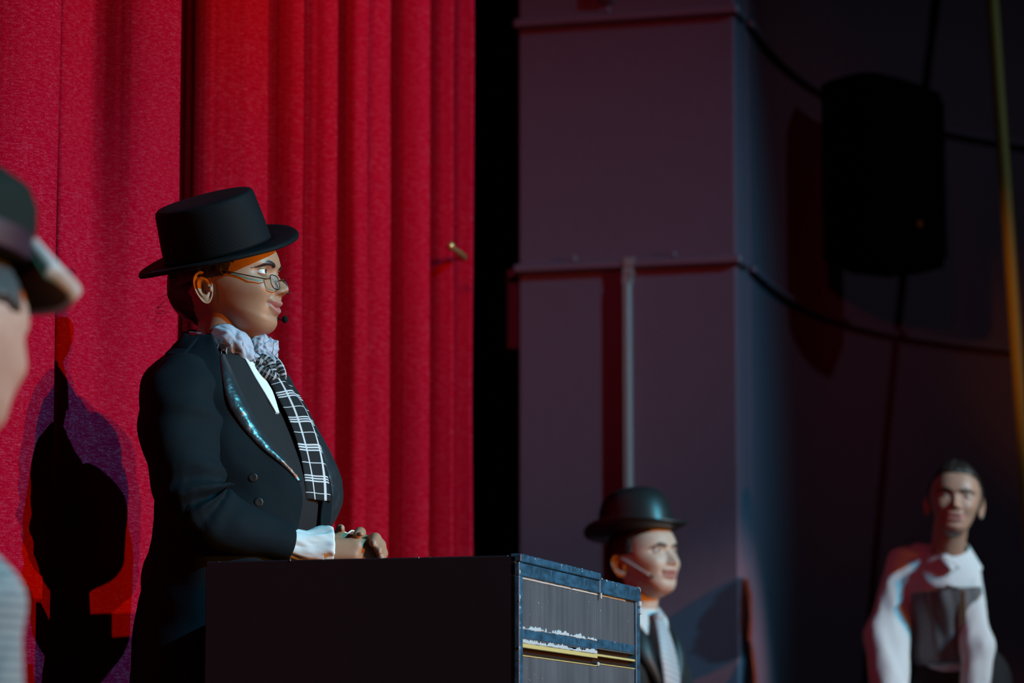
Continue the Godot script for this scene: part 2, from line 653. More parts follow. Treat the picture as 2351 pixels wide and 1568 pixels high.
func curtains() -> void:
	# pleat lines as [x, z] from near to far; the first panel gathers towards the top, so it has a line for below and one for above
	var loose := [[-2.488, -4.584], [-2.480, -4.586], [-2.472, -4.589], [-2.465, -4.594], [-2.459, -4.599], [-2.453, -4.605], [-2.447, -4.612], [-2.442, -4.620], [-2.438, -4.629], [-2.434, -4.639], [-2.430, -4.650], [-2.436, -4.660], [-2.460, -4.666], [-2.528, -4.740], [-2.513, -4.774], [-2.493, -4.770], [-2.486, -4.772], [-2.479, -4.774], [-2.473, -4.777], [-2.466, -4.780], [-2.461, -4.784], [-2.455, -4.790], [-2.451, -4.797], [-2.447, -4.805], [-2.444, -4.814], [-2.441, -4.823], [-2.438, -4.833], [-2.435, -4.843], [-2.432, -4.854], [-2.430, -4.866], [-2.436, -4.876], [-2.460, -4.882], [-2.512, -4.939], [-2.497, -4.973], [-2.477, -4.969], [-2.471, -4.971], [-2.466, -4.973], [-2.461, -4.976], [-2.456, -4.980], [-2.451, -4.984], [-2.447, -4.988], [-2.443, -4.993], [-2.439, -4.999], [-2.435, -5.005], [-2.432, -5.012], [-2.429, -5.019], [-2.427, -5.028], [-2.425, -5.037], [-2.431, -5.047], [-2.455, -5.053], [-2.523, -5.142], [-2.508, -5.176], [-2.488, -5.172], [-2.485, -5.175], [-2.482, -5.177], [-2.480, -5.181], [-2.477, -5.184], [-2.474, -5.187], [-2.472, -5.191], [-2.470, -5.195], [-2.467, -5.199], [-2.465, -5.203], [-2.463, -5.208], [-2.461, -5.212], [-2.459, -5.217], [-2.457, -5.222], [-2.455, -5.226], [-2.453, -5.231], [-2.451, -5.237], [-2.449, -5.242], [-2.448, -5.247], [-2.446, -5.253], [-2.445, -5.259], [-2.443, -5.265], [-2.442, -5.271], [-2.440, -5.278], [-2.439, -5.284], [-2.438, -5.291], [-2.437, -5.298], [-2.436, -5.304], [-2.435, -5.312], [-2.434, -5.319], [-2.433, -5.326], [-2.432, -5.334], [-2.431, -5.342], [-2.431, -5.350], [-2.430, -5.358], [-2.436, -5.368], [-2.460, -5.374], [-2.557, -5.533], [-2.542, -5.567], [-2.522, -5.563], [-2.519, -5.565], [-2.516, -5.569], [-2.515, -5.576], [-2.514, -5.584], [-2.513, -5.592], [-2.512, -5.600], [-2.512, -5.609], [-2.511, -5.619], [-2.511, -5.629], [-2.511, -5.638], [-2.511, -5.648], [-2.510, -5.657], [-2.510, -5.666], [-2.509, -5.675], [-2.508, -5.682], [-2.506, -5.689], [-2.504, -5.695], [-2.502, -5.700], [-2.500, -5.704], [-2.497, -5.709], [-2.494, -5.713], [-2.492, -5.717], [-2.489, -5.721], [-2.486, -5.725], [-2.483, -5.729], [-2.480, -5.733], [-2.477, -5.737], [-2.474, -5.741], [-2.471, -5.745], [-2.469, -5.749], [-2.466, -5.753], [-2.463, -5.757], [-2.460, -5.761], [-2.458, -5.766], [-2.455, -5.771], [-2.453, -5.777], [-2.451, -5.783], [-2.449, -5.789], [-2.448, -5.796], [-2.446, -5.803], [-2.444, -5.810], [-2.443, -5.818], [-2.442, -5.826], [-2.441, -5.835], [-2.440, -5.843], [-2.439, -5.852], [-2.438, -5.861], [-2.437, -5.871], [-2.437, -5.880], [-2.436, -5.889], [-2.435, -5.899], [-2.433, -5.906], [-2.431, -5.912], [-2.431, -5.922], [-2.430, -5.932], [-2.430, -5.943]]
	var gathered := [[-2.497, -4.602], [-2.488, -4.602], [-2.480, -4.604], [-2.472, -4.607], [-2.465, -4.611], [-2.458, -4.616], [-2.452, -4.621], [-2.446, -4.627], [-2.440, -4.634], [-2.435, -4.641], [-2.430, -4.650], [-2.436, -4.660], [-2.460, -4.666], [-2.546, -4.774], [-2.531, -4.808], [-2.511, -4.804], [-2.503, -4.804], [-2.495, -4.804], [-2.487, -4.805], [-2.480, -4.806], [-2.473, -4.808], [-2.466, -4.811], [-2.461, -4.816], [-2.456, -4.822], [-2.451, -4.829], [-2.447, -4.835], [-2.442, -4.842], [-2.438, -4.850], [-2.434, -4.857], [-2.430, -4.866], [-2.436, -4.876], [-2.460, -4.882], [-2.525, -4.965], [-2.510, -4.999], [-2.490, -4.995], [-2.483, -4.995], [-2.477, -4.996], [-2.471, -4.997], [-2.465, -4.999], [-2.460, -5.001], [-2.455, -5.004], [-2.450, -5.007], [-2.445, -5.010], [-2.440, -5.015], [-2.436, -5.019], [-2.432, -5.025], [-2.428, -5.031], [-2.425, -5.037], [-2.431, -5.047], [-2.455, -5.053], [-2.556, -5.210], [-2.541, -5.244], [-2.521, -5.240], [-2.517, -5.241], [-2.513, -5.242], [-2.510, -5.243], [-2.506, -5.245], [-2.502, -5.246], [-2.499, -5.248], [-2.495, -5.250], [-2.492, -5.251], [-2.489, -5.253], [-2.486, -5.256], [-2.482, -5.258], [-2.479, -5.260], [-2.476, -5.263], [-2.473, -5.265], [-2.470, -5.268], [-2.467, -5.271], [-2.464, -5.274], [-2.462, -5.277], [-2.459, -5.281], [-2.457, -5.285], [-2.454, -5.289], [-2.452, -5.293], [-2.450, -5.298], [-2.447, -5.302], [-2.445, -5.307], [-2.443, -5.312], [-2.441, -5.317], [-2.439, -5.322], [-2.438, -5.327], [-2.436, -5.333], [-2.434, -5.339], [-2.433, -5.345], [-2.431, -5.351], [-2.430, -5.358], [-2.436, -5.368], [-2.460, -5.374], [-2.646, -5.728], [-2.631, -5.762], [-2.611, -5.758], [-2.606, -5.759], [-2.603, -5.762], [-2.601, -5.767], [-2.598, -5.772], [-2.596, -5.778], [-2.594, -5.784], [-2.593, -5.790], [-2.591, -5.797], [-2.590, -5.804], [-2.588, -5.811], [-2.586, -5.818], [-2.584, -5.823], [-2.582, -5.829], [-2.580, -5.834], [-2.577, -5.838], [-2.573, -5.841], [-2.569, -5.843], [-2.565, -5.844], [-2.561, -5.845], [-2.557, -5.846], [-2.552, -5.847], [-2.548, -5.847], [-2.543, -5.847], [-2.539, -5.847], [-2.534, -5.847], [-2.530, -5.847], [-2.525, -5.847], [-2.520, -5.848], [-2.516, -5.848], [-2.511, -5.848], [-2.507, -5.848], [-2.502, -5.849], [-2.498, -5.849], [-2.494, -5.850], [-2.490, -5.852], [-2.486, -5.854], [-2.482, -5.856], [-2.479, -5.858], [-2.475, -5.861], [-2.472, -5.864], [-2.468, -5.867], [-2.465, -5.871], [-2.462, -5.874], [-2.459, -5.878], [-2.456, -5.882], [-2.453, -5.886], [-2.450, -5.891], [-2.447, -5.895], [-2.445, -5.899], [-2.442, -5.904], [-2.439, -5.909], [-2.436, -5.913], [-2.433, -5.917], [-2.432, -5.925], [-2.431, -5.934], [-2.430, -5.943]]
	var narrow := [[-2.643, -6.437], [-2.639, -6.436], [-2.634, -6.436], [-2.630, -6.435], [-2.626, -6.434], [-2.621, -6.434], [-2.617, -6.433], [-2.613, -6.432], [-2.609, -6.432], [-2.604, -6.431], [-2.600, -6.431], [-2.596, -6.430], [-2.592, -6.429], [-2.587, -6.429], [-2.583, -6.429], [-2.579, -6.429], [-2.576, -6.430], [-2.572, -6.430], [-2.568, -6.431], [-2.565, -6.433], [-2.561, -6.434], [-2.558, -6.436], [-2.555, -6.439], [-2.552, -6.441], [-2.549, -6.443], [-2.545, -6.444], [-2.542, -6.447], [-2.539, -6.449], [-2.536, -6.451], [-2.533, -6.454], [-2.530, -6.456], [-2.527, -6.458], [-2.523, -6.460], [-2.520, -6.463], [-2.517, -6.466], [-2.514, -6.468], [-2.511, -6.471], [-2.508, -6.474], [-2.505, -6.476], [-2.502, -6.478], [-2.499, -6.481], [-2.496, -6.484], [-2.494, -6.488], [-2.491, -6.492], [-2.489, -6.496], [-2.486, -6.500], [-2.484, -6.505], [-2.482, -6.510], [-2.480, -6.515], [-2.478, -6.520], [-2.476, -6.525], [-2.474, -6.530], [-2.472, -6.536], [-2.470, -6.542], [-2.476, -6.552], [-2.500, -6.558], [-2.581, -6.722], [-2.566, -6.756], [-2.546, -6.752], [-2.542, -6.753], [-2.539, -6.754], [-2.535, -6.755], [-2.531, -6.755], [-2.527, -6.756], [-2.523, -6.756], [-2.518, -6.756], [-2.514, -6.756], [-2.510, -6.756], [-2.506, -6.756], [-2.502, -6.756], [-2.498, -6.757], [-2.494, -6.757], [-2.490, -6.758], [-2.486, -6.759], [-2.483, -6.761], [-2.479, -6.763], [-2.476, -6.766], [-2.473, -6.769], [-2.470, -6.773], [-2.468, -6.777], [-2.474, -6.787], [-2.498, -6.793], [-2.567, -6.923], [-2.552, -6.957], [-2.532, -6.953], [-2.528, -6.955], [-2.525, -6.956], [-2.521, -6.957], [-2.517, -6.958], [-2.513, -6.959], [-2.509, -6.961], [-2.505, -6.962], [-2.501, -6.963], [-2.497, -6.963], [-2.493, -6.964], [-2.489, -6.965], [-2.486, -6.966], [-2.482, -6.969], [-2.479, -6.972], [-2.476, -6.976], [-2.473, -6.980], [-2.471, -6.984], [-2.468, -6.990], [-2.466, -6.995], [-2.472, -7.005], [-2.496, -7.011], [-2.574, -7.174], [-2.559, -7.208], [-2.539, -7.204], [-2.534, -7.204], [-2.530, -7.204], [-2.525, -7.203], [-2.520, -7.203], [-2.516, -7.202], [-2.511, -7.202], [-2.507, -7.201], [-2.502, -7.201], [-2.498, -7.200], [-2.493, -7.200], [-2.489, -7.200], [-2.485, -7.202], [-2.482, -7.205], [-2.479, -7.209], [-2.476, -7.214], [-2.473, -7.219], [-2.471, -7.224], [-2.468, -7.229], [-2.474, -7.239], [-2.498, -7.245], [-2.541, -7.310], [-2.526, -7.344], [-2.506, -7.340], [-2.502, -7.342], [-2.499, -7.344], [-2.495, -7.347], [-2.491, -7.349], [-2.488, -7.352], [-2.484, -7.355], [-2.481, -7.359], [-2.478, -7.363], [-2.476, -7.368], [-2.473, -7.374], [-2.470, -7.380], [-2.468, -7.386], [-2.466, -7.393], [-2.472, -7.403], [-2.496, -7.409], [-2.597, -7.657], [-2.582, -7.691], [-2.562, -7.687], [-2.557, -7.687], [-2.552, -7.686], [-2.547, -7.685], [-2.542, -7.685], [-2.538, -7.684], [-2.533, -7.684], [-2.528, -7.684], [-2.523, -7.683], [-2.519, -7.683], [-2.514, -7.684], [-2.510, -7.684], [-2.505, -7.685], [-2.501, -7.686], [-2.497, -7.687], [-2.493, -7.688], [-2.488, -7.690], [-2.485, -7.692], [-2.481, -7.694], [-2.477, -7.697], [-2.474, -7.701], [-2.470, -7.705], [-2.467, -7.709], [-2.464, -7.714], [-2.470, -7.724], [-2.494, -7.730], [-2.596, -7.995], [-2.581, -8.029], [-2.561, -8.025], [-2.556, -8.024], [-2.551, -8.024], [-2.546, -8.023], [-2.541, -8.023], [-2.536, -8.024], [-2.532, -8.024], [-2.527, -8.025], [-2.523, -8.026], [-2.518, -8.027], [-2.514, -8.028], [-2.509, -8.029], [-2.505, -8.029], [-2.500, -8.030], [-2.506, -8.040], [-2.530, -8.046], [-2.601, -8.214], [-2.586, -8.248], [-2.566, -8.244], [-2.562, -8.244], [-2.557, -8.245], [-2.553, -8.246], [-2.548, -8.247], [-2.543, -8.249], [-2.539, -8.249], [-2.534, -8.250], [-2.529, -8.251], [-2.525, -8.251], [-2.520, -8.252], [-2.515, -8.252], [-2.525, -8.264], [-2.595, -8.272]]
	# the panel goes on in even pleats towards the near wing
	var more := []
	for i in 180:
		var z := -1.2 - 3.36 * i / 180.0
		more.append([-2.475 + 0.045 * cos(z * 31.0 + 1.5 * sin(z * 4.0)), z])
	loose = more + loose
	gathered = more + gathered
	var fold := noise(0.8, 21, 2)
	var k := 0
	for pair in [[loose, gathered], [narrow, narrow]]:
		k += 1
		var n: int = pair[0].size()
		var run := PackedFloat32Array([0.0])
		for i in range(1, n):
			run.append(run[-1] + Vector2(pair[0][i][0], pair[0][i][1]).distance_to(Vector2(pair[0][i - 1][0], pair[0][i - 1][1])))
		var rows := []
		for j in 36:
			var y := 0.015 + 3.485 * j / 35.0
			var up := smoothstep(0.9, 1.75, y)
			var r := PackedVector3Array()
			for i in n:
				var a := Vector2(pair[0][i][0], pair[0][i][1])
				var b := Vector2(pair[1][i][0], pair[1][i][1])
				var p := a.lerp(b, up)
				r.append(Vector3(p.x + fold.get_noise_2d(p.y * 5.0, y * 0.9) * 0.004, y, p.y + fold.get_noise_2d(p.y * 2.0 + 40.0, y) * 0.004))
			rows.append(r)
		var mb := MB.new()
		mb.sheet(rows, 0.004)
		# lay the cloth out along its own length for the weave
		for i in mb.v.size():
			var q := i % (n * 2)
			mb.uv[i] = Vector2(run[q] if q < n else run[n * 2 - 1 - q], mb.v[i].y) * 2.2
		var o := build(mb, "stage_curtain", M.curtain)
		tag(o, ["broad-pleated red curtain panel right behind the person in the top hat", "narrow-pleated red curtain panel ending at the dark gap beside the pier"][k - 1], "curtain", "red stage curtains")

func podium() -> void:
	var t := thing("podium", "dark painted wooden podium with scuffed blue front under the clasped hands", "podium", Vector3(-1.513, 0, -5.234))
	var side := mat(lin(0.011, 0.009, 0.012), 0.55, 0.4)
	side.heightmap_enabled = true
	side.heightmap_texture = soft_noise(0.02, 31)
	side.heightmap_scale = 0.03
	side.uv1_triplanar = true
	var blue := mat(lin(0.030, 0.11, 0.19), 0.5, 0.5)
	blue.albedo_texture = picture(256, 256, func(x: int, y: int) -> Color:
		var a: float = scuff.get_noise_2d(x * 1.2, y * 5.0)
		var b: float = scuff.get_noise_2d(x * 7.0 + 300.0, y * 3.0)
		var k := clampf(0.62 + a * 0.5 + (0.9 if b > 0.42 else 0.0) + b * 0.2, 0.3, 1.0)
		return Color(k, k, k).linear_to_srgb())
	blue.uv1_triplanar = true
	blue.uv1_scale = Vector3(3, 3, 3)
	var panel := mat(lin(0.090, 0.098, 0.115), 0.6, 0.45)
	panel.albedo_texture = picture(256, 256, func(x: int, y: int) -> Color:
		var a: float = scuff.get_noise_2d(x * 4.0, y * 0.25)
		var b: float = scuff.get_noise_2d(x * 0.8 + 90.0, y * 0.8)
		var k := clampf(0.75 + a * 0.25 + b * 0.2, 0.3, 1.0)
		return Color(k, k * 0.98, k * 0.97).linear_to_srgb())
	panel.uv1_triplanar = true
	panel.uv1_scale = Vector3(2.5, 2.5, 2.5)
	var yellow := mat(lin(0.52, 0.42, 0.16), 0.6)
	var white := mat(lin(0.42, 0.44, 0.46), 0.8)
	var groove := mat(lin(0.03, 0.016, 0.011), 0.35, 0.5)
	var mb := MB.new()
	# near and far cheeks, open at the back where the speaker stands
	mb.box(Vector3(-0.566, 0, -0.018), Vector3(-0.004, 0.6935, 0), 0.002)
	build(mb, "side_panel", side, t)
	mb = MB.new()
	mb.box(Vector3(-0.566, 0, -0.842), Vector3(-0.004, 0.684, -0.824), 0.002)
	build(mb, "side_panel", side, t)
	mb = MB.new()
	mb.box(Vector3(-0.385, 0.668, -0.535), Vector3(-0.014, 0.6895, -0.0185), 0.002)
	build(mb, "top_board", side, t)
	mb = MB.new()
	mb.box(Vector3(-0.385, 0.664, -0.8235), Vector3(-0.014, 0.684, -0.536), 0.002)
	build(mb, "top_board", side, t)
	# the two front units: [near z, far z, top y, slab]
	var units := [[0.0, -0.529, 0.696, true], [-0.530, -0.842, 0.6865, false]]
	for u in units:
		var z0: float = u[0]
		var z1: float = u[1]
		var y1: float = u[2]
		mb = MB.new()
		if u[3]:
			mb.box(Vector3(-0.014, y1 - 0.0135, z1 - 0.004), Vector3(0.005, y1, z0), 0.0015)
			build(mb, "top_edge", blue, t)
			mb = MB.new()
			mb.box(Vector3(-0.014, 0.659, z1), Vector3(0.002, y1 - 0.0145, z0), 0.0012)
		else:
			mb.box(Vector3(-0.014, 0.6585, z1), Vector3(0.004, y1, z0), 0.0015)
		build(mb, "top_rail", blue, t)
		var s0 := 0.021 if u[3] else 0.0
		var s1 := 0.0 if u[3] else 0.03
		if s0 > 0.0:
			mb = MB.new()
			mb.box(Vector3(-0.014, 0, z0 - s0), Vector3(0.002, 0.659, z0), 0.0012)
			build(mb, "stile", blue, t)
		if s1 > 0.0:
			mb = MB.new()
			mb.box(Vector3(-0.014, 0, z1), Vector3(0.002, 0.6585, z1 + s1), 0.0012)
			build(mb, "stile", blue, t)
		var a := z0 - s0
		var b := z1 + s1
		var dy := 0.004 if not u[3] else 0.0
		mb = MB.new()
		mb.box(Vector3(-0.014, 0.553 + dy, b), Vector3(-0.003, 0.659, a), 0.0)
		build(mb, "panel", panel, t)
		mb = MB.new()
		mb.box(Vector3(-0.016, 0.525, b), Vector3(-0.012, 0.553 + dy, a), 0.0)
		build(mb, "groove", groove, t)
		mb = MB.new()
		mb.box(Vector3(-0.014, 0, b), Vector3(-0.003, 0.5255 + dy, a), 0.0)
		build(mb, "panel", panel, t)
		# painted bands on the panel: yellow lip over the groove, a blue stripe between two lines of scraped white
		mb = MB.new()
		mb.box(Vector3(-0.014, 0.5392 + dy, b), Vector3(-0.001, 0.5465 + dy - (0.003 if not u[3] else 0.0), a), 0.0008)
		build(mb, "yellow_lip", yellow, t)
		mb = MB.new()
		mb.box(Vector3(-0.003, 0.5250 + dy, b), Vector3(-0.0015, 0.5266 + dy, a), 0.0)
		build(mb, "yellow_line", yellow, t)
		mb = MB.new()
		ragged(mb, a, b, 0.5555 + dy, 0.5715 + dy, 0.0012, 0.0015, 3)
		build(mb, "blue_stripe", blue, t)
		if u[3]:
			mb = MB.new()
			ragged(mb, a - 0.004, b + 0.002, 0.5712, 0.5785, 0.0016, 0.009, 5)
			build(mb, "scraped_white_line", white, t)
			mb = MB.new()
			ragged(mb, a - 0.002, b + 0.001, 0.5472, 0.5545, 0.0016, 0.007, 8)
			build(mb, "scraped_white_line", white, t)
		mb = MB.new()
		ragged(mb, a - 0.003, b + (0.0 if u[3] else 0.07), 0.6555, 0.6592, 0.0014, 0.002, 11 if u[3] else 12)
		build(mb, "white_paint_edge", white, t)
	# chips of bare paint along the corners
	mb = MB.new()
	for k in 45:
		var y := rng.randf_range(0.30, 0.69)
		chip(mb, Vector3(0.0012, y, -rng.randf_range(0.0005, 0.004)), rng.randf_range(0.0006, 0.0022))
	for k in 45:
		var z := -rng.randf_range(0.0, 0.84)
		chip(mb, Vector3(0.0045 + rng.randf_range(-0.004, 0.001), (0.6955 if z > -0.529 else 0.6865) - absf(rng.randfn(0.0, 0.003)), z), rng.randf_range(0.0006, 0.0018))
	for k in 34:
		chip(mb, Vector3(-0.002, rng.randf_range(0.36, 0.655), -rng.randf_range(0.02, 0.82)), rng.randf_range(0.0005, 0.0013))
	for k in 9:
		chip(mb, Vector3(-rng.randf_range(0.0, 0.56), 0.6928, -0.0004), rng.randf_range(0.0004, 0.0009))
	chip(mb, Vector3(-0.001, 0.529, -0.531), 0.0035)
	chip(mb, Vector3(0.002, 0.655, -0.540), 0.004)
	chip(mb, Vector3(0.003, 0.655, -0.832), 0.006)
	chip(mb, Vector3(0.003, 0.640, -0.836), 0.006)
	var o := build(mb, "paint_chips", white, t)
	o.set_meta("kind", "stuff")
	mb = MB.new()
	mb.ball(Vector3(-0.003, 0.538, -0.826), Vector3(0.005, 0.006, 0.008), 8)
	build(mb, "copper_stud", mat(lin(0.75, 0.40, 0.24), 0.35, 0.5, 0.6), t)

var scuff := FastNoiseLite.new()

func ragged(mb: MB, a: float, b: float, y0: float, y1: float, thick: float, rag: float, sd: int) -> void:
	# a strip of paint with a ragged upper and a lightly uneven lower edge, on the panel face x = -0.003
	var n := 120
	var ns := noise(1.0, sd, 3)
	var top := PackedVector3Array()
	var low := PackedVector3Array()
	for i in n + 1:
		var z := lerpf(a, b, float(i) / n)
		var e := ns.get_noise_1d(i * 0.9)
		var f := ns.get_noise_1d(i * 0.06 + 50.0)
		var yt := maxf(y1 - rag * 0.5 + (e * 0.8 + f * 0.8) * rag, y0 + 0.0006)
		var yl := y0 + ns.get_noise_1d(i * 0.08 + 90.0) * rag * 0.2
		top.append(Vector3(-0.003 + thick, yt, z))
		low.append(Vector3(-0.003 + thick, minf(yl, yt - 0.0004), z))
	var back := PackedVector3Array()
	var back2 := PackedVector3Array()
	for i in n + 1:
		back.append(top[i] - Vector3(thick, 0, 0))
		back2.append(low[i] - Vector3(thick, 0, 0))
	mb.grid([back, top, low, back2])

func chip(mb: MB, p: Vector3, r: float) -> void:
	var k := Vector3(0.6, rng.randf_range(0.5, 1.6), rng.randf_range(0.5, 1.6)) * r
	mb.box(p - k, p + k, r * 0.3)

# ---------------------------------------------------------------- heads
# A head looks along +x, its right ear at +z, chin at y = 0, ear axis at x = 0.
const FACE := [[0.025, -0.010], [0.0644, -0.0126], [0.089, -0.0065], [0.106, 0.0016], [0.1135, 0.0139], [0.1142, 0.027], [0.1165, 0.0424], [0.119, 0.059], [0.118, 0.077], [0.1155, 0.095], [0.1150, 0.1105], [0.117, 0.1235], [0.1145, 0.137], [0.106, 0.155], [0.089, 0.175], [0.064, 0.190], [0.025, 0.199]]
const SIDE := [[-90.0, 0.105], [-75.0, 0.098], [-60.0, 0.086], [-45.0, 0.077], [-25.0, 0.0705], [0.0, 0.073], [30.0, 0.079], [60.0, 0.090], [90.0, 0.104]]
const BACK := [[-90.0, 0.105], [-50.0, 0.098], [-25.0, 0.100], [0.0, 0.106], [30.0, 0.111], [60.0, 0.108], [90.0, 0.104]]
const NOSE := [[0.058, 0.0], [0.061, 0.0012], [0.0655, 0.0075], [0.069, 0.0145], [0.0725, 0.0195], [0.077, 0.0212], [0.082, 0.0185], [0.089, 0.0125], [0.098, 0.0065], [0.105, 0.0022], [0.113, 0.0]]
const NOSE_WIDE := [[0.058, 0.011], [0.066, 0.0125], [0.072, 0.0125], [0.080, 0.0105], [0.090, 0.0085], [0.100, 0.0075], [0.115, 0.0075]]
var front_polar := []

func skull(theta: float, phi: float) -> float:
	var rf := curve(front_polar, phi)
	var rs := curve(SIDE, phi)
	var rb := curve(BACK, phi)
	var a := absf(cos(theta)) / (rf if cos(theta) > 0 else rb)
	var b := absf(sin(theta)) / rs
	var n := 2.35 if cos(theta) > 0 else 2.1
	return pow(pow(a, n) + pow(b, n), -1.0 / n)

func skull_point(theta: float, phi: float, r: float) -> Vector3:
	var p := deg_to_rad(phi)
	return Vector3(0.025 + cos(p) * cos(theta) * r, 0.095 + sin(p) * r, cos(p) * sin(theta) * r)

func head(mb: MB, t: Transform3D, skin: Color, lip: Color, brow: Color, fine: float, gaze := Vector3(1, 0.05, 0), smile := 0.005, lid := 1.0) -> void:
	if front_polar.is_empty():
		for p in FACE:
			front_polar.append([rad_to_deg(atan2(p[1] - 0.095, p[0] - 0.025)), Vector2(p[0] - 0.025, p[1] - 0.095).length()])
	var start := mb.v.size()
	var nt := int(120 * fine)
	var np := int(150 * fine)
	var mottle := noise(60.0, 77, 3)
	var from := mb.ix.size()
	var s := mb.v.size()
	var count := nt * 2
	for j in np + 1:
		var u := float(j) / np
		# rows closer together over the mouth, nose and eyes
		var phi := -89.0 + 178.0 * (u + 0.16 * sin(TAU * u) / TAU * 3.2 * 0.5 - 0.04 * sin(PI * u))
		for i in count:
			var w := float(i) / nt - 1.0
			var theta := signf(w) * PI * pow(absf(w), 1.45)
			var p := skull_point(theta, phi, skull(theta, phi))
			var z := absf(p.z)
			var y := p.y
			var c := skin
			if cos(theta) > 0.0:
				# nose
				var nw := curve(NOSE_WIDE, y) * 1.5
				if y > 0.057 and y < 0.114 and z < nw:
					var g := 1.0 - (z / nw) * (z / nw)
					p.x += curve(NOSE, y) * g * g
				p.x += 0.0058 * bell(y, 0.0695, 0.0052) * bell(z, 0.0125, 0.0048)
				p.x -= 0.004 * bell(y, 0.0645, 0.0022) * bell(z, 0.0062, 0.003)
				# eye sockets and brow
				p.x -= 0.0105 * bell(z, 0.034, 0.018) * bell(y, 0.1045, 0.0092)
				p.x -= 0.003 * bell(z, 0.014, 0.006) * bell(y, 0.1035, 0.010)
				p.x += 0.0026 * bell(z, 0.026, 0.020) * bell(y, 0.1185, 0.0055)
				# cheek, nasolabial fold, chin
				p += Vector3(0.0042, 0, signf(p.z) * 0.0035) * bell(z, 0.044, 0.016) * bell(y, 0.073, 0.017)
				p.x -= 0.0022 * bell(z, 0.024 + (0.066 - y) * 0.30, 0.004) * bell(y, 0.054, 0.011)
				p.x += 0.002 * bell(z, 0.0, 0.016) * bell(y, 0.013, 0.009)
				p.x -= 0.0018 * bell(z, 0.0, 0.02) * bell(y, 0.0262, 0.0035)
				# mouth
				var m := clampf(1.0 - (z / 0.0265) * (z / 0.0265), 0.0, 1.0)
				var ym := 0.0424 + smile * (z / 0.026) * (z / 0.026)
				if z < 0.034 and y > 0.02 and y < 0.066:
					var k := sqrt(m)
					p.x += (0.0072 * bell(y, ym + 0.0035 + 0.0045 * k, 0.0030 + 0.0030 * k) + 0.0066 * bell(y, ym - 0.003 - 0.0048 * k, 0.0026 + 0.003 * k)) * k
					p.x -= 0.0042 * bell(y, ym, 0.0013) * clampf(1.25 - z / 0.026, 0.0, 1.0)
					p.x -= 0.003 * bell(y, ym, 0.004) * bell(z, 0.0275, 0.004)
					if y < ym + 0.0105 * k + 0.0004 and y > ym - 0.0118 * k and m > 0.0:
						c = lip
				# eyebrow: short dense hair
				var arch := 0.1165 + 0.0050 * bell(z, 0.030, 0.013) - 0.30 * maxf(0.0, z - 0.034)
				var thick := 0.0042 * clampf((z - 0.009) / 0.006, 0.0, 1.0) * clampf((0.058 - z) / 0.022, 0.0, 1.0) + 0.0004
				if absf(y - arch) < thick and z > 0.010 and z < 0.058:
					p.x += 0.0007
					c = brow
			if c == skin:
				c = skin * (1.0 + 0.08 * mottle.get_noise_3dv(p))
				c.a = 1.0
			mb.col = c
			mb.pt(p)
	for j in np:
		for i in count:
			var k := (i + 1) % count
			mb.quad(s + j * count + i, s + j * count + k, s + (j + 1) * count + k, s + (j + 1) * count + i)
	mb.orient(from)
	# eyes: ball, lids
	for sd in [-1.0, 1.0]:
		var e := Vector3(0.0952, 0.1045, 0.0318 * sd)
		eye(mb, e, gaze.normalized(), skin, brow, sd, fine, lid)
		ear(mb, Vector3(0.002, 0.0735, 0.0735 * sd), skin, sd)
	mb.move(t, start)

func eye(mb: MB, e: Vector3, gaze: Vector3, skin: Color, lash: Color, sd: float, fine: float, lid: float) -> void:
	var r := 0.0122
	var n := int(20 * fine)
	var from := mb.ix.size()
	var s := mb.v.size()
	var other := gaze.cross(Vector3.UP).normalized()
	var upw := other.cross(gaze)
	for j in n + 1:
		var a := PI * (0.01 + 0.98 * j / n)
		mb.col = Color(0.002, 0.002, 0.002) if a < 0.17 else (Color(0.035, 0.016, 0.008) if a < 0.44 else Color(0.72, 0.70, 0.68))
		for i in n:
			var b := TAU * i / n
			mb.pt(e + (gaze * cos(a) + (other * cos(b) + upw * sin(b)) * sin(a)) * r)
	for j in n:
		for i in n:
			var k := (i + 1) % n
			mb.quad(s + j * n + i, s + j * n + k, s + (j + 1) * n + k, s + (j + 1) * n + i)
	mb.orient(from)
	# lids turn outwards with the face
	var axis := Vector3(0.94, 0, 0.34 * sd)
	var across := Vector3(-0.34 * sd, 0, 0.94).normalized()
	for low in [false, true]:
		var rows := []
		var cols := []
		for j in 7:
			var row := PackedVector3Array()
			for i in 17:
				var az := deg_to_rad(-88.0 + 176.0 * i / 16.0)
				var edge := (-17.0 if low else 22.0) * lid * sqrt(maxf(cos(az), 0.0))
				var el := deg_to_rad(lerpf(edge, -75.0 if low else 78.0, [0.0, 0.06, 0.15, 0.35, 0.55, 0.78, 1.0][j]))
				var rr := r + 0.0013 + (0.0004 if j == 0 else 0.0)
				row.append(e + (axis * cos(az) * cos(el) + across * sin(az) * cos(el) + Vector3.UP * sin(el)) * rr)
			rows.append(row)
		mb.col = skin
		var s2 := mb.v.size()
		mb.grid(rows)
		if not low:
			for i in 34:
				if i < 17:
					mb.c[s2 + i] = lash

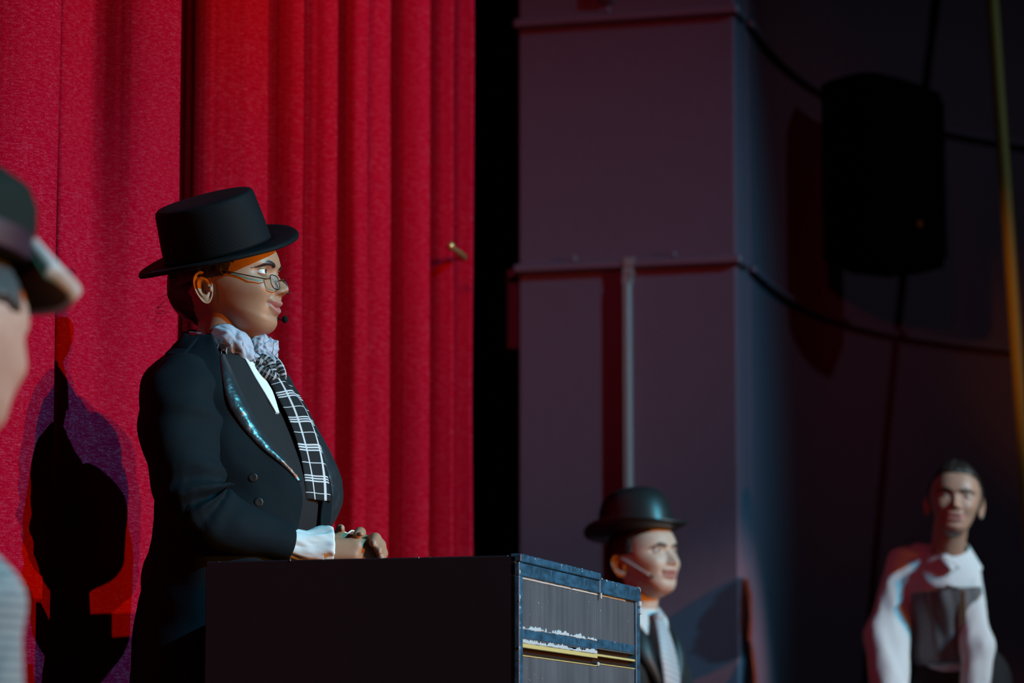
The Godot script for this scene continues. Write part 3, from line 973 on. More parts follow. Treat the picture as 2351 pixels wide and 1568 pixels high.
func ear(mb: MB, o: Vector3, skin: Color, sd: float) -> void:
	# dish of the ear: rim, inner fold, bowl and lobe
	mb.col = skin
	var out := Vector3(0.34, 0.0, 0.94 * sd).normalized()
	var fwd := Vector3(0.94, 0.12, -0.34 * sd).normalized()
	var upw := Vector3(-0.16, 0.98, 0).normalized()
	var from := mb.ix.size()
	var rows := []
	for q in [[0.02, -0.007], [0.22, -0.006], [0.36, -0.003], [0.46, 0.002], [0.54, 0.0052], [0.62, 0.0055], [0.70, 0.0036], [0.78, 0.0030], [0.86, 0.0062], [0.92, 0.0094], [0.97, 0.0098], [1.01, 0.0075], [1.02, 0.0035], [0.97, -0.002], [0.82, -0.009], [0.6, -0.016]]:
		var row := PackedVector3Array()
		for i in 36:
			var a := TAU * i / 36
			var lobe := clampf(-sin(a), 0.0, 1.0)
			var wide := 0.0170 + 0.003 * clampf(sin(a), 0.0, 1.0) - 0.0035 * lobe
			var tall := 0.0305
			var h: float = q[1]
			if lobe > 0.6 and q[0] > 0.45 and q[0] < 1.0:
				h = lerpf(h, 0.0045 + 0.002 * q[0], (lobe - 0.6) / 0.4)
			# the bowl opens towards the face
			var face := clampf(cos(a), 0.0, 1.0)
			if q[0] > 0.45 and q[0] < 1.03:
				h = lerpf(h, 0.001, face * 0.85 * (1.0 - lobe * 0.6))
			row.append(o + fwd * cos(a) * wide * q[0] + upw * (sin(a) * tall * q[0]) + fwd * 0.006 * sin(a) * -0.4 * q[0] + out * h)
		rows.append(row)
	mb.grid(rows, true, true)
	# tragus
	mb.ball(o + fwd * 0.0125 + upw * -0.004 + out * 0.002, Vector3(0.004, 0.006, 0.004), 8)

func hair(called: String, t: Transform3D, m: Material, parent: Node, style: Callable, fine := 1.0, sd := 5) -> MeshInstance3D:
	# a cap of hair over the skull; style gives its depth at (theta, phi, point), negative where skin shows
	var mb := MB.new()
	var nt := int(150 * fine)
	var np := int(64 * fine)
	var strand := noise(1.0, sd, 2)
	var rows := []
	for j in np + 1:
		var phi := -70.0 + 159.0 * j / np
		var row := PackedVector3Array()
		for i in nt:
			var theta := TAU * i / nt
			var r := skull(theta, phi)
			var p := skull_point(theta, phi, r)
			var d: float = style.call(theta, phi, p)
			if d < -0.0035:
				d = -0.022
			d += 0.0018 * strand.get_noise_3d(theta * 26.0, phi * 0.05, 0.0) + 0.002 * strand.get_noise_3d(theta * 5.0, phi * 0.04, 9.0)
			row.append(skull_point(theta, phi, r + d))
		rows.append(row)
	mb.grid(rows, true, true)
	mb.move(t)
	return build(mb, called, m, parent)

func hat_rows(tab: Array, n: int, curl: Callable) -> Array:
	# rings [half length, half width, height]
	var rows := []
	for q in tab:
		var row := PackedVector3Array()
		for i in n:
			var a := TAU * i / n
			row.append(Vector3(cos(a) * q[0], q[2] + curl.call(a, q), sin(a) * q[1]))
		rows.append(row)
	return rows

func nose_pads(mb: MB, a: Vector3, b: Vector3) -> void:
	mb.ball(a, Vector3(0.0012, 0.003, 0.002), 6)
	mb.ball(b, Vector3(0.0012, 0.003, 0.002), 6)

# ---------------------------------------------------------------- the speaker in the top hat
const TURN := 0.21        # the chest is turned a little to its right
const T_CX := [[0.30, -0.03], [0.5, -0.026], [0.61, -0.021], [0.69, -0.013], [0.755, -0.004], [0.812, 0.0], [0.869, -0.004], [0.935, -0.017], [1.0, -0.030], [1.04, -0.036], [1.065, -0.037], [1.114, -0.036]]
const T_BACK := [[0.30, 0.135], [0.5, 0.13], [0.61, 0.13], [0.69, 0.125], [0.755, 0.12], [0.812, 0.12], [0.869, 0.123], [0.935, 0.125], [1.0, 0.122], [1.04, 0.110], [1.065, 0.095], [1.09, 0.075], [1.118, 0.055]]
const T_FRONT := [[0.30, 0.13], [0.5, 0.135], [0.61, 0.142], [0.69, 0.152], [0.755, 0.160], [0.812, 0.164], [0.869, 0.160], [0.935, 0.148], [1.0, 0.130], [1.04, 0.112], [1.065, 0.098], [1.09, 0.08], [1.118, 0.06]]
const T_WIDE := [[0.30, 0.19], [0.5, 0.185], [0.61, 0.178], [0.69, 0.172], [0.755, 0.166], [0.812, 0.162], [0.869, 0.164], [0.935, 0.170], [1.0, 0.172], [1.04, 0.160], [1.065, 0.136], [1.09, 0.10], [1.118, 0.066]]
const T_OPEN := [[0.3, 30.0], [0.5, 22.0], [0.69, 15.0], [0.75, 14.0], [0.82, 14.0], [0.845, 16.0], [0.87, 22.0], [0.9, 31.0], [0.966, 43.0], [1.038, 50.0], [1.09, 58.0], [1.12, 66.0]]
var crease := FastNoiseLite.new()

func torso(y: float, deg: float, add: float) -> Vector3:
	var a := deg_to_rad(deg)
	var c := cos(a)
	var s := sin(a)
	var f := curve(T_FRONT if c > 0 else T_BACK, y)
	var w := curve(T_WIDE, y)
	var n := 2.3
	var r := pow(pow(absf(c) / f, n) + pow(absf(s) / w, n), -1.0 / n) + add
	var p := Vector3(c * r, y, s * r)
	return p.rotated(Vector3.UP, -TURN) + Vector3(curve(T_CX, y), 0, 0)

func coat(y: float, deg: float, add := 0.0) -> Vector3:
	var q := torso(y, deg, 0.0)
	var w := crease.get_noise_3d(q.x * 5.0, q.y * 9.0, q.z * 5.0) * 0.007 + crease.get_noise_3d(q.x * 14.0 + 7.0, q.y * 10.0 + q.x * 8.0, q.z * 14.0) * 0.003
	# the pull of the bent arm
	w += 0.006 * sin((y - 0.80) * 60.0 + deg * 0.05) * bell(y, 0.83, 0.07) * bell(deg, 80.0, 40.0)
	return torso(y, deg, add + w)

func sleeve(pts: Array, radii: Array, called: String, m: Material, parent: Node, sd: int, bend: float) -> MeshInstance3D:
	var path := along(pts, 72)
	var mb := MB.new()
	var rows := []
	var side := Vector3.ZERO
	var fold := noise(1.0, sd, 2)
	for j in path.size():
		var u := float(j) / (path.size() - 1)
		var d: Vector3 = (path[mini(j + 1, path.size() - 1)] - path[maxi(j - 1, 0)]).normalized()
		if side == Vector3.ZERO:
			side = d.cross(Vector3.RIGHT).normalized()
		side = (side - d * side.dot(d)).normalized()
		var other := d.cross(side)
		var tab := []
		for k in radii.size():
			tab.append([float(k) / (radii.size() - 1), radii[k]])
		var r0 := curve(tab, u)
		var row := PackedVector3Array()
		for i in 44:
			var a := TAU * i / 44
			var way := side * cos(a) + other * sin(a)
			var q: Vector3 = path[j] + way * r0
			var w := fold.get_noise_3d(q.x * 7.0, q.y * 11.0, q.z * 7.0) * 0.007
			# rings of creases inside the elbow, fading to the outside
			var inside := clampf(0.25 + 0.75 * way.dot(Vector3(0.55, 0.6, 0.35).normalized()), 0.0, 1.0)
			w += 0.0135 * inside * sin(u * 80.0 + 1.6 * sin(a * 1.0 + 0.7) + fold.get_noise_1d(i * 2.0) * 1.2) * bell(u, bend, 0.105)
			w += 0.0035 * sin(u * 40.0 + a * 2.0) * bell(u, 0.22, 0.16)
			row.append(path[j] + way * (r0 + w))
		rows.append(row)
	mb.grid(rows, true)
	return build(mb, called, m, parent)

func speaker_in_top_hat() -> void:
	crease.seed = 12
	crease.frequency = 1.0
	crease.fractal_octaves = 2
	scuff.seed = 4
	var t := thing("person", "person in black tailcoat and top hat with wire spectacles, hands clasped on the podium", "person", Vector3(-2.12, 0, -5.478))
	var skin := Color(0.34, 0.18, 0.108)
	var hp := Vector3(-0.040, 1.130, 0)
	var ht := Transform3D(Basis.IDENTITY, hp)
	var black := mat(lin(0.0040, 0.0082, 0.0115), 0.85, 0.25)
	black.heightmap_enabled = true
	black.heightmap_texture = weave()
	black.heightmap_scale = 0.02
	black.uv1_triplanar = true
	black.uv1_scale = Vector3(18, 18, 18)
	# ---- body
	var mb := MB.new()
	head(mb, ht, skin, Color(0.36, 0.15, 0.13), Color(0.018, 0.011, 0.008), 1.5, Vector3(1, 0.10, 0.02), 0.006)
	mb.col = skin
	var legs := []
	for s in [-1.0, 1.0]:
		legs.append([Vector3(-0.05, 0.64, 0.07 * s), Vector3(-0.06, 0.36, 0.08 * s), 0.066, 0.05])
		legs.append([Vector3(-0.06, 0.36, 0.08 * s), Vector3(-0.085, 0.07, 0.085 * s), 0.046, 0.032])
		legs.append([Vector3(-0.085, 0.045, 0.085 * s), Vector3(0.05, 0.035, 0.095 * s), 0.03, 0.025])
	var arms := []
	for s in [-1.0, 1.0]:
		arms.append([Vector3(-0.045, 0.99, 0.115 * s), Vector3(0.0, 0.79, 0.175 * s), 0.036, 0.03])
		arms.append([Vector3(0.0, 0.79, 0.175 * s), Vector3(0.15, 0.730, 0.07 * s), 0.03, 0.021])
	mb.nets(legs + arms + [[Vector3(-0.04, 0.68, 0.0), Vector3(-0.03, 0.86, 0.0), 0.095, 0.10], [Vector3(-0.03, 0.86, 0.0), Vector3(-0.035, 0.98, 0.0), 0.10, 0.075], [Vector3(-0.045, 0.99, -0.10), Vector3(-0.045, 0.99, 0.10), 0.04, 0.04]], 0.04, 0.014)
	mb.nets([[Vector3(-0.042, 1.0, 0), Vector3(-0.030, 1.10, 0), 0.06, 0.047], [Vector3(-0.030, 1.10, 0), Vector3(-0.022, 1.175, 0), 0.047, 0.05]], 0.02, 0.006)
	hands(mb)
	var skin_mat := mat(Color.WHITE, 0.5, 0.45)
	skin_mat.vertex_color_use_as_albedo = true
	skin_mat.subsurf_scatter_enabled = true
	skin_mat.subsurf_scatter_strength = 0.12
	M.skin = skin_mat
	build(mb, "body", skin_mat, t)
	# ---- hair under the hat, down to the collar
	var hair_mat := mat(lin(0.012, 0.008, 0.006), 0.5, 0.5)
	M.hair = hair_mat
	hair("hair", ht, hair_mat, t, func(th: float, ph: float, p: Vector3) -> float:
		# sideburn in front of the ear, hairline over the temple
		var line := curve([[0.0, -0.034], [0.050, -0.036], [0.078, -0.034], [0.090, 0.010], [0.098, 0.044], [0.112, 0.054], [0.125, 0.062], [0.140, 0.076], [0.155, 0.110], [0.17, 0.15]], p.y)
		var k := clampf((line - p.x) / 0.024, -1.0, 1.0)
		return lerpf(-0.0045, 0.009 if p.x < 0.0 else (0.0055 if p.y < 0.145 else 0.001), clampf(0.5 + 0.5 * k, 0.0, 1.0)) + 0.012 * bell(p.x, -0.085, 0.03) * bell(p.y, 0.05, 0.05))
	mb = MB.new()
	for k in 9:
		var a := Vector3(-0.128 + rng.randf() * 0.02, 1.17 + rng.randf() * 0.035, rng.randf_range(0.0, 0.05))
		var out := Vector3(-0.02 - rng.randf() * 0.02, -0.02 - rng.randf() * 0.02, 0.01)
		mb.tube(along([a, a + out * 0.6 + Vector3(0, 0.006, 0), a + out, a + out * 0.7 + Vector3(0.006, -0.012, 0)], 12), [0.00022], 4)
	build(mb, "loose_hair", hair_mat, t)
	# ---- top hat
	var hat := Node3D.new()
	hat.name = "top_hat"
	hat.transform = Transform3D(Basis(Vector3(1, 0, 0), deg_to_rad(23.0)) * Basis(Vector3(0, 0, 1), deg_to_rad(8.5)), Vector3(-0.037, 1.279, 0.006))
	t.add_child(hat)
	var felt := mat(lin(0.0030, 0.0048, 0.0062), 0.75, 0.25)
	felt.heightmap_enabled = true
	felt.heightmap_texture = weave()
	felt.heightmap_scale = 0.02
	felt.uv1_triplanar = true
	felt.uv1_scale = Vector3(14, 14, 14)
	var curl := func(a: float, q: Array) -> float:
		var k := clampf((q[0] - 0.098) / 0.055, 0.0, 1.0)
		return k * k * (0.010 * sin(a) * sin(a) - 0.004 * cos(a) * cos(a))
	mb = MB.new()
	mb.grid(hat_rows([[0.086, 0.071, -0.004], [0.1, 0.085, 0.004], [0.120, 0.107, 0.004], [0.140, 0.131, 0.0045], [0.150, 0.143, 0.004], [0.1525, 0.146, 0.001], [0.1535, 0.147, -0.002], [0.1525, 0.146, -0.0048], [0.150, 0.142, -0.005], [0.138, 0.129, -0.005], [0.118, 0.105, -0.005], [0.098, 0.082, -0.006], [0.084, 0.069, -0.006]], 72, curl), true)
	build(mb, "brim", felt, hat)
	mb = MB.new()
	mb.grid(hat_rows([[0.104, 0.088, 0.002], [0.1035, 0.087, 0.01], [0.101, 0.085, 0.04], [0.0975, 0.083, 0.072], [0.0955, 0.082, 0.092], [0.0935, 0.080, 0.0985], [0.089, 0.076, 0.102], [0.07, 0.06, 0.1035], [0.03, 0.025, 0.104]], 72, func(a, q): return 0.0), true, true)
	build(mb, "crown", felt, hat)
	# ---- spectacles low on the nose
	var wire := mat(lin(0.05, 0.035, 0.02), 0.3, 0.6, 0.8)
	var sp := Node3D.new()
	sp.name = "spectacles"
	t.add_child(sp)
	var glass := mat(Color(0.9, 0.95, 1.0, 0.06), 0.02, 0.5)
	glass.transparency = BaseMaterial3D.TRANSPARENCY_ALPHA
	for s in [-1.0, 1.0]:
		var o := Vector3(0.0835, 1.2155, 0.0285 * s)
		var fx := Vector3(-0.12, 0.30, 0).normalized()
		var ux := Vector3(-0.22, 0.97, 0).normalized()
		var sx := Vector3(-0.10 * s * s, 0, 1.0 * 1.0)
		sx = Vector3(-0.12 * s, 0, 1).normalized()
		var rim := []
		for i in 41:
			var a := TAU * i / 40
			var rx := 0.0185 * (1.0 - 0.10 * cos(2 * a)) * signf(cos(a)) * pow(absf(cos(a)), 0.8)
			var ry := 0.0135 * signf(sin(a)) * pow(absf(sin(a)), 0.8)
			rim.append(o + sx * rx + ux * ry)
		mb = MB.new()
		mb.tube(rim, [0.0009], 8, false)
		build(mb, "rim", wire, sp)
		mb = MB.new()
		var ctr := mb.pt(o)
		for q in rim:
			mb.pt(q)
		for i in 40:
			mb.tri(ctr, ctr + 1 + i, ctr + 2 + i)
		build(mb, "lens", glass, sp)
		mb = MB.new()
		mb.tube([o + sx * 0.0185 * s + ux * 0.004, Vector3(0.077, 1.2175, 0.054 * s), Vector3(0.06, 1.2205, 0.064 * s), Vector3(0.012, 1.2310, 0.0745 * s), Vector3(-0.04, 1.238, 0.077 * s), Vector3(-0.062, 1.228, 0.076 * s)], [0.001], 8)
		build(mb, "temple", wire, sp)
	mb = MB.new()
	mb.tube(along([Vector3(0.0815, 1.2205, 0.0105), Vector3(0.0905, 1.2235, 0.005), Vector3(0.0905, 1.2235, -0.005), Vector3(0.0815, 1.2205, -0.0105)], 9), [0.001], 8)
	build(mb, "bridge", wire, sp)
	mb = MB.new()
	nose_pads(mb, Vector3(0.079, 1.214, 0.0105), Vector3(0.079, 1.214, -0.0105))
	build(mb, "nose_pads", wire, sp)
	# ---- head microphone
	mb = MB.new()
	mb.ball(Vector3(0.0885, 1.1525, -0.012), Vector3(0.0062, 0.0068, 0.0062), 10)
	var foam := mat(lin(0.01, 0.01, 0.01), 0.95, 0.2)
	var mic := build(mb, "microphone", foam, t)
	mb = MB.new()
	mb.tube(along([Vector3(0.084, 1.154, -0.014), Vector3(0.066, 1.158, -0.045), Vector3(0.02, 1.19, -0.074), Vector3(-0.03, 1.225, -0.079)], 14), [0.0011], 6)
	build(mb, "boom", foam, mic)
	costume(t, black)

func weave() -> ImageTexture:
	if not M.has("weave_texture"):
		M.weave_texture = picture(64, 64, func(x: int, y: int) -> Color:
			var k := 0.5 + 0.25 * sin(TAU * (x + y) / 8.0) + 0.25 * sin(TAU * (x - y) / 8.0)
			return Color(k, k, k))
	return M.weave_texture

func hands(mb: MB) -> void:
	# the right hand lies in the left; the left fingers close over its far edge, the left thumb stands up
	var right := [[Vector3(0.135, 0.727, 0.072), Vector3(0.178, 0.724, 0.050), 0.020, 0.0205], [Vector3(0.178, 0.731, 0.050), Vector3(0.240, 0.731, 0.020), 0.0165, 0.0145], [Vector3(0.178, 0.717, 0.052), Vector3(0.236, 0.715, 0.026), 0.0155, 0.0135]]
	for i in 4:
		var y := 0.738 - 0.0105 * i
		var back := 0.004 * absf(i - 1.0)
		right.append([Vector3(0.240 - back, y, 0.020), Vector3(0.260 - back, y - 0.002, -0.004), 0.0098, 0.009])
		right.append([Vector3(0.260 - back, y - 0.002, -0.004), Vector3(0.252 - back, y - 0.003, -0.028), 0.009, 0.008])
	right.append([Vector3(0.185, 0.735, 0.042), Vector3(0.208, 0.746, 0.015), 0.0125, 0.0105])
	right.append([Vector3(0.208, 0.746, 0.015), Vector3(0.232, 0.747, -0.006), 0.010, 0.0082])
	mb.nets(right, 0.009, 0.003)
	var left := [[Vector3(0.140, 0.730, -0.085), Vector3(0.185, 0.728, -0.058), 0.020, 0.021], [Vector3(0.185, 0.735, -0.058), Vector3(0.228, 0.737, -0.034), 0.017, 0.015], [Vector3(0.185, 0.719, -0.056), Vector3(0.228, 0.716, -0.036), 0.015, 0.013]]
	var tips := [[Vector3(0.232, 0.748, -0.024), Vector3(0.242, 0.757, 0.004), Vector3(0.243, 0.751, 0.024)], [Vector3(0.238, 0.741, -0.026), Vector3(0.268, 0.747, -0.004), Vector3(0.272, 0.737, 0.020)], [Vector3(0.238, 0.730, -0.028), Vector3(0.276, 0.735, -0.008), Vector3(0.281, 0.724, 0.016)], [Vector3(0.236, 0.719, -0.030), Vector3(0.279, 0.720, -0.010), Vector3(0.284, 0.709, 0.010)]]
	for f in tips:
		left.append([f[0], f[1], 0.0098, 0.0092])
		left.append([f[1], f[2], 0.0092, 0.0078])
	left.append([Vector3(0.188, 0.735, -0.046), Vector3(0.190, 0.752, -0.028), 0.0125, 0.0105])
	left.append([Vector3(0.190, 0.752, -0.028), Vector3(0.196, 0.7675, -0.020), 0.0100, 0.0082])
	mb.nets(left, 0.007, 0.003)
	var keep := mb.col
	mb.col = Color(0.42, 0.25, 0.18)
	mb.ball(Vector3(0.2515, 0.753, 0.0285), Vector3(0.0055, 0.004, 0.0045), 6)
	mb.ball(Vector3(0.275, 0.7345, 0.0265), Vector3(0.0045, 0.0055, 0.0035), 6)
	mb.ball(Vector3(0.284, 0.7215, 0.0215), Vector3(0.0045, 0.0055, 0.0035), 6)
	mb.ball(Vector3(0.2005, 0.768, -0.0145), Vector3(0.0040, 0.006, 0.0040), 6)
	mb.col = keep

func costume(t: Node3D, black: Material) -> void:
	# ---- tailcoat
	var mb := MB.new()
	var rows := []
	for j in 70:
		var y := lerpf(0.42, 1.116, j / 69.0)
		var open := curve(T_OPEN, y)
		var row := PackedVector3Array()
		for i in 100:
			row.append(coat(y, lerpf(open, 360.0 - open, i / 99.0), 0.004 * bell(float(i), 0.0, 3.0)))
		rows.append(row)
	mb.sheet(rows, 0.006)
	var jacket := build(mb, "tailcoat", black, t)
	# shoulder pads blend the sleeves into the coat
	sleeve([Vector3(-0.052, 1.035, 0.105), Vector3(-0.047, 0.995, 0.150), Vector3(-0.040, 0.93, 0.170), Vector3(-0.015, 0.84, 0.188), Vector3(0.008, 0.785, 0.182), Vector3(0.055, 0.760, 0.156), Vector3(0.098, 0.746, 0.116), Vector3(0.132, 0.736, 0.082)], [0.05, 0.068, 0.074, 0.066, 0.062, 0.053, 0.043, 0.034], "sleeve", black, jacket, 41, 0.52)
	sleeve([Vector3(-0.040, 1.035, -0.115), Vector3(-0.030, 0.995, -0.155), Vector3(-0.020, 0.93, -0.175), Vector3(0.0, 0.84, -0.185), Vector3(0.02, 0.782, -0.18), Vector3(0.065, 0.760, -0.155), Vector3(0.11, 0.746, -0.115), Vector3(0.150, 0.738, -0.085)], [0.05, 0.066, 0.070, 0.060, 0.056, 0.050, 0.041, 0.032], "sleeve", black, jacket, 42, 0.52)
	# stand-and-fall collar
	mb = MB.new()
	rows = []
	for q in [[1.100, 0.004, 0.0], [1.118, 0.006, 0.0], [1.134, 0.002, 1.0], [1.140, 0.0, 1.0], [1.138, 0.005, 1.0], [1.126, 0.008, 0.6], [1.114, 0.007, 0.0]]:
		var row := PackedVector3Array()
		for i in 50:
			var deg := lerpf(84.0, 288.0, i / 49.0)
			var up := bell(deg, 186.0, 75.0)
			row.append(torso(minf(q[0] - 0.030 * (1.0 - up), 1.118), deg, q[1]) + Vector3(0, maxf(0.0, q[0] - 0.030 * (1.0 - up) - 1.118), 0))
		rows.append(row)
	mb.sheet(rows, 0.003)
	build(mb, "collar", black, jacket)
	# satin-faced lapels
	var satin := mat(lin(0.018, 0.023, 0.028), 0.34, 0.65)
	satin.heightmap_enabled = true
	satin.heightmap_texture = soft_noise(0.025, 9)
	satin.heightmap_scale = 0.3
	satin.uv1_triplanar = true
	satin.uv1_scale = Vector3(5, 5, 5)
	mb = MB.new()
	rows = []
	for j in 30:
		var y := lerpf(0.846, 1.075, j / 29.0)
		var open := curve(T_OPEN, y)
		var row := PackedVector3Array()
		var wide := 12.0 * sin(PI * clampf(0.12 + 0.80 * j / 29.0, 0.0, 1.0)) + 2.0
		for i in 7:
			var u := i / 6.0
			row.append(coat(y, open - 5.0 + wide * u, 0.006 + 0.008 * sin(PI * u) - 0.010 * (1.0 - u)))
		rows.append(row)
	mb.sheet(rows, 0.003)
	build(mb, "lapel", satin, jacket)
	# the far front stands away from the chest
	mb = MB.new()
	rows = []
	var fin := along([Vector3(0.060, 1.050, -0.045), Vector3(0.109, 0.973, -0.045), Vector3(0.135, 0.900, -0.045), Vector3(0.143, 0.836, -0.045), Vector3(0.141, 0.789, -0.045), Vector3(0.131, 0.745, -0.045), Vector3(0.11, 0.70, -0.045)], 36)
	var fout := along([Vector3(0.064, 1.060, -0.100), Vector3(0.098, 0.993, -0.110), Vector3(0.143, 0.909, -0.120), Vector3(0.163, 0.857, -0.120), Vector3(0.159, 0.811, -0.120), Vector3(0.130, 0.757, -0.115), Vector3(0.105, 0.70, -0.10)], 36)
	for j in 36:
		var row := PackedVector3Array()
		for i in 14:
			var u := i / 13.0
			var p: Vector3 = fin[j].lerp(fout[j], u)
			p += Vector3(0.010, 0, 0.012) * sin(PI * u) + Vector3(0.5, 0, 0.8) * crease.get_noise_2d(j * 0.35, i * 0.16) * 0.006
			row.append(p)
		for i in 6:
			row.append(fout[j] + Vector3(-0.012 * (i + 1), 0, -0.006 * (i + 1) - 0.004))
		rows.append(row)
	mb.sheet(rows, 0.004)
	build(mb, "lapel", satin, jacket)
	# buttons with their thread shanks
	for q in [[0.848, 46.0], [0.804, 43.0], [0.767, 37.0]]:
		var o := coat(q[0], q[1], -0.001)
		var way := (torso(q[0], q[1], 0.1) - torso(q[0], q[1], 0.0)).normalized()
		mb = MB.new()
		var bt := Basis.looking_at(way)
		var br := []
		for r in [[0.0, 0.0], [0.006, 0.0], [0.006, -0.0025], [0.0080, -0.0028], [0.0087, -0.0036], [0.0080, -0.0045], [0.006, -0.0048], [0.0, -0.0044]]:
			var row := PackedVector3Array()
			for i in 18:
				row.append(o + bt * Vector3(cos(TAU * i / 18) * r[0], sin(TAU * i / 18) * r[0], r[1]))
			br.append(row)
		mb.grid(br, true)
		build(mb, "button", mat(lin(0.005, 0.005, 0.006), 0.4, 0.35), jacket)
	# ---- waistcoat, shirt, cuffs
	mb = MB.new()
	rows = []
	for j in 44:
		var y := lerpf(0.60, 1.078, j / 43.0)
		var row := PackedVector3Array()
		for i in 40:
			row.append(torso(y, lerpf(-75.0, 75.0, i / 39.0), -0.010 + 0.0015 * crease.get_noise_2d(i * 0.2, j * 0.2)))
		rows.append(row)
	mb.sheet(rows, 0.004)
	build(mb, "waistcoat", mat(lin(0.014, 0.014, 0.016), 0.8, 0.3), t)
	var linen := mat(lin(0.70, 0.74, 0.75), 0.8, 0.35)
	linen.heightmap_enabled = true
	linen.heightmap_texture = weave()
	linen.heightmap_scale = 0.01
	linen.uv1_triplanar = true
	linen.uv1_scale = Vector3(20, 20, 20)
	M.linen = linen
	mb = MB.new()
	rows = []
	for j in 24:
		var u := j / 23.0
		var y := lerpf(0.972, 1.085, u)
		var half := lerpf(2.0, 15.0, u)
		var row := PackedVector3Array()
		for i in 14:
			row.append(torso(y, 11.0 + lerpf(-half, half, i / 13.0), -0.0055 - 0.001 * u))
		rows.append(row)
	mb.sheet(rows, 0.003)
	var shirt := build(mb, "shirt_front", linen, t)
	for s in [1.0, -1.0]:
		mb = MB.new()
		rows = []
		var path := along([Vector3(0.118, 0.735, 0.090 if s > 0 else -0.105), Vector3(0.150, 0.729, 0.066 if s > 0 else -0.085), Vector3(0.178, 0.727, 0.050 if s > 0 else -0.064), Vector3(0.199, 0.7265, 0.038 if s > 0 else -0.050)], 16)
		for j in 16:
			var d: Vector3 = (path[mini(j + 1, 15)] - path[maxi(j - 1, 0)]).normalized()
			var sd := d.cross(Vector3.UP).normalized()
			var ud := sd.cross(d)
			var row := PackedVector3Array()
			for i in 49:
				var a := TAU * i / 48 - PI / 2
				var r := lerpf(0.026, 0.0365, j / 15.0) + 0.0028 * sin(a * 3.0 + j * 0.24 + s) * (j / 15.0) + crease.get_noise_3d(cos(a) * 1.6, sin(a) * 1.6, j * 0.10) * 0.010 * (0.4 + j / 20.0)
				row.append(path[j] + (sd * cos(a) + ud * sin(a)) * minf(r, 0.0330 if sin(a) < -0.3 else 0.046))
			rows.append(row)
		mb.sheet(rows, 0.0022)
		build(mb, "cuff", linen, shirt)
	# ---- checked neckcloth
	var plaid := mat(Color.WHITE, 0.8, 0.3)
	plaid.albedo_texture = picture(96, 512, func(x: int, y: int) -> Color:
		var u := x / 96.0
		var w := fposmod(y / 512.0 * 5.0, 1.0)
		var on := false
		for m in [0.10, 0.19, 0.28]:
			if absf(w - m) < 0.026: on = true
		if absf(w - 0.68) < 0.014: on = true
		if absf(u - 0.30) < 0.042 or absf(u - 0.72) < 0.024: on = true
		var grain: float = 0.9 + 0.1 * sin(x * 2.1) * sin(y * 1.7)
		return (Color(0.62, 0.62, 0.64) * grain if on else Color(0.013, 0.013, 0.015)).linear_to_srgb())
	var neck := Node3D.new()
	neck.name = "neckcloth"
	t.add_child(neck)
	var line := along([Vector3(0.078, 1.047, 0.012), Vector3(0.096, 1.024, 0.006), Vector3(0.119, 0.986, 0.004), Vector3(0.135, 0.948, 0.004), Vector3(0.148, 0.904, 0.004), Vector3(0.157, 0.857, 0.004), Vector3(0.161, 0.817, 0.004)], 40)
	var lateral := Vector3(-sin(TURN + 0.12), 0, cos(TURN + 0.12))
	mb = MB.new()
	rows = []
	for j in 40:
		var d: Vector3 = (line[mini(j + 1, 39)] - line[maxi(j - 1, 0)]).normalized()
		var out := lateral.cross(d).normalized()
		if out.x < 0: out = -out
		var row := PackedVector3Array()
		var half := lerpf(0.021, 0.036, clampf(j / 12.0, 0.0, 1.0))
		for i in 13:
			var u := i / 6.0 - 1.0
			row.append(line[j] + lateral * u * half + out * (0.006 - 0.007 * u * u + 0.003 * sin(u * 4.0 + j * 0.12)))
		rows.append(row)
	mb.sheet(rows, 0.003)
	build(mb, "tail", plaid, neck)
	mb = MB.new()
	for k in [[Vector3(0.040, 1.074, 0.035), Vector3(0.062, 1.066, 0.022), Vector3(0.078, 1.050, -0.004), Vector3(0.080, 1.040, -0.022)], [Vector3(0.052, 1.080, 0.024), Vector3(0.068, 1.070, 0.020), Vector3(0.076, 1.052, 0.020), Vector3(0.080, 1.036, 0.020)], [Vector3(0.058, 1.082, -0.01), Vector3(0.074, 1.072, 0.0), Vector3(0.088, 1.058, 0.008), Vector3(0.094, 1.040, 0.006)], [Vector3(0.046, 1.062, 0.034), Vector3(0.066, 1.050, 0.032), Vector3(0.080, 1.042, 0.022), Vector3(0.090, 1.034, 0.0)]]:
		mb.tube(along(k, 14), [0.006, 0.0085, 0.0095, 0.010, 0.0105, 0.0105, 0.010, 0.010, 0.0095, 0.009, 0.009, 0.008, 0.007, 0.005], 12)
	build(mb, "knot", plaid, neck)
	# band round the neck
	mb = MB.new()
	rows = []
	for j in 6:
		var row := PackedVector3Array()
		for i in 40:
			var a := TAU * i / 39.0
			row.append(Vector3(-0.034 + cos(a) * 0.055 + 0.004 * j * cos(a), 1.092 + 0.006 * j - 0.012 * cos(a), sin(a) * 0.056))
		rows.append(row)
	mb.sheet(rows, 0.003)
	build(mb, "neck_band", plaid, neck)
	# ---- sheer white ruffle under the chin
	var sheer := mat(Color(0.72, 0.74, 0.80, 0.80), 0.6, 0.4)
	sheer.transparency = BaseMaterial3D.TRANSPARENCY_ALPHA
	sheer.backlight_enabled = true
	sheer.backlight = Color(0.5, 0.5, 0.5)
	var ruffle := Node3D.new()
	ruffle.name = "ruffle"
	t.add_child(ruffle)
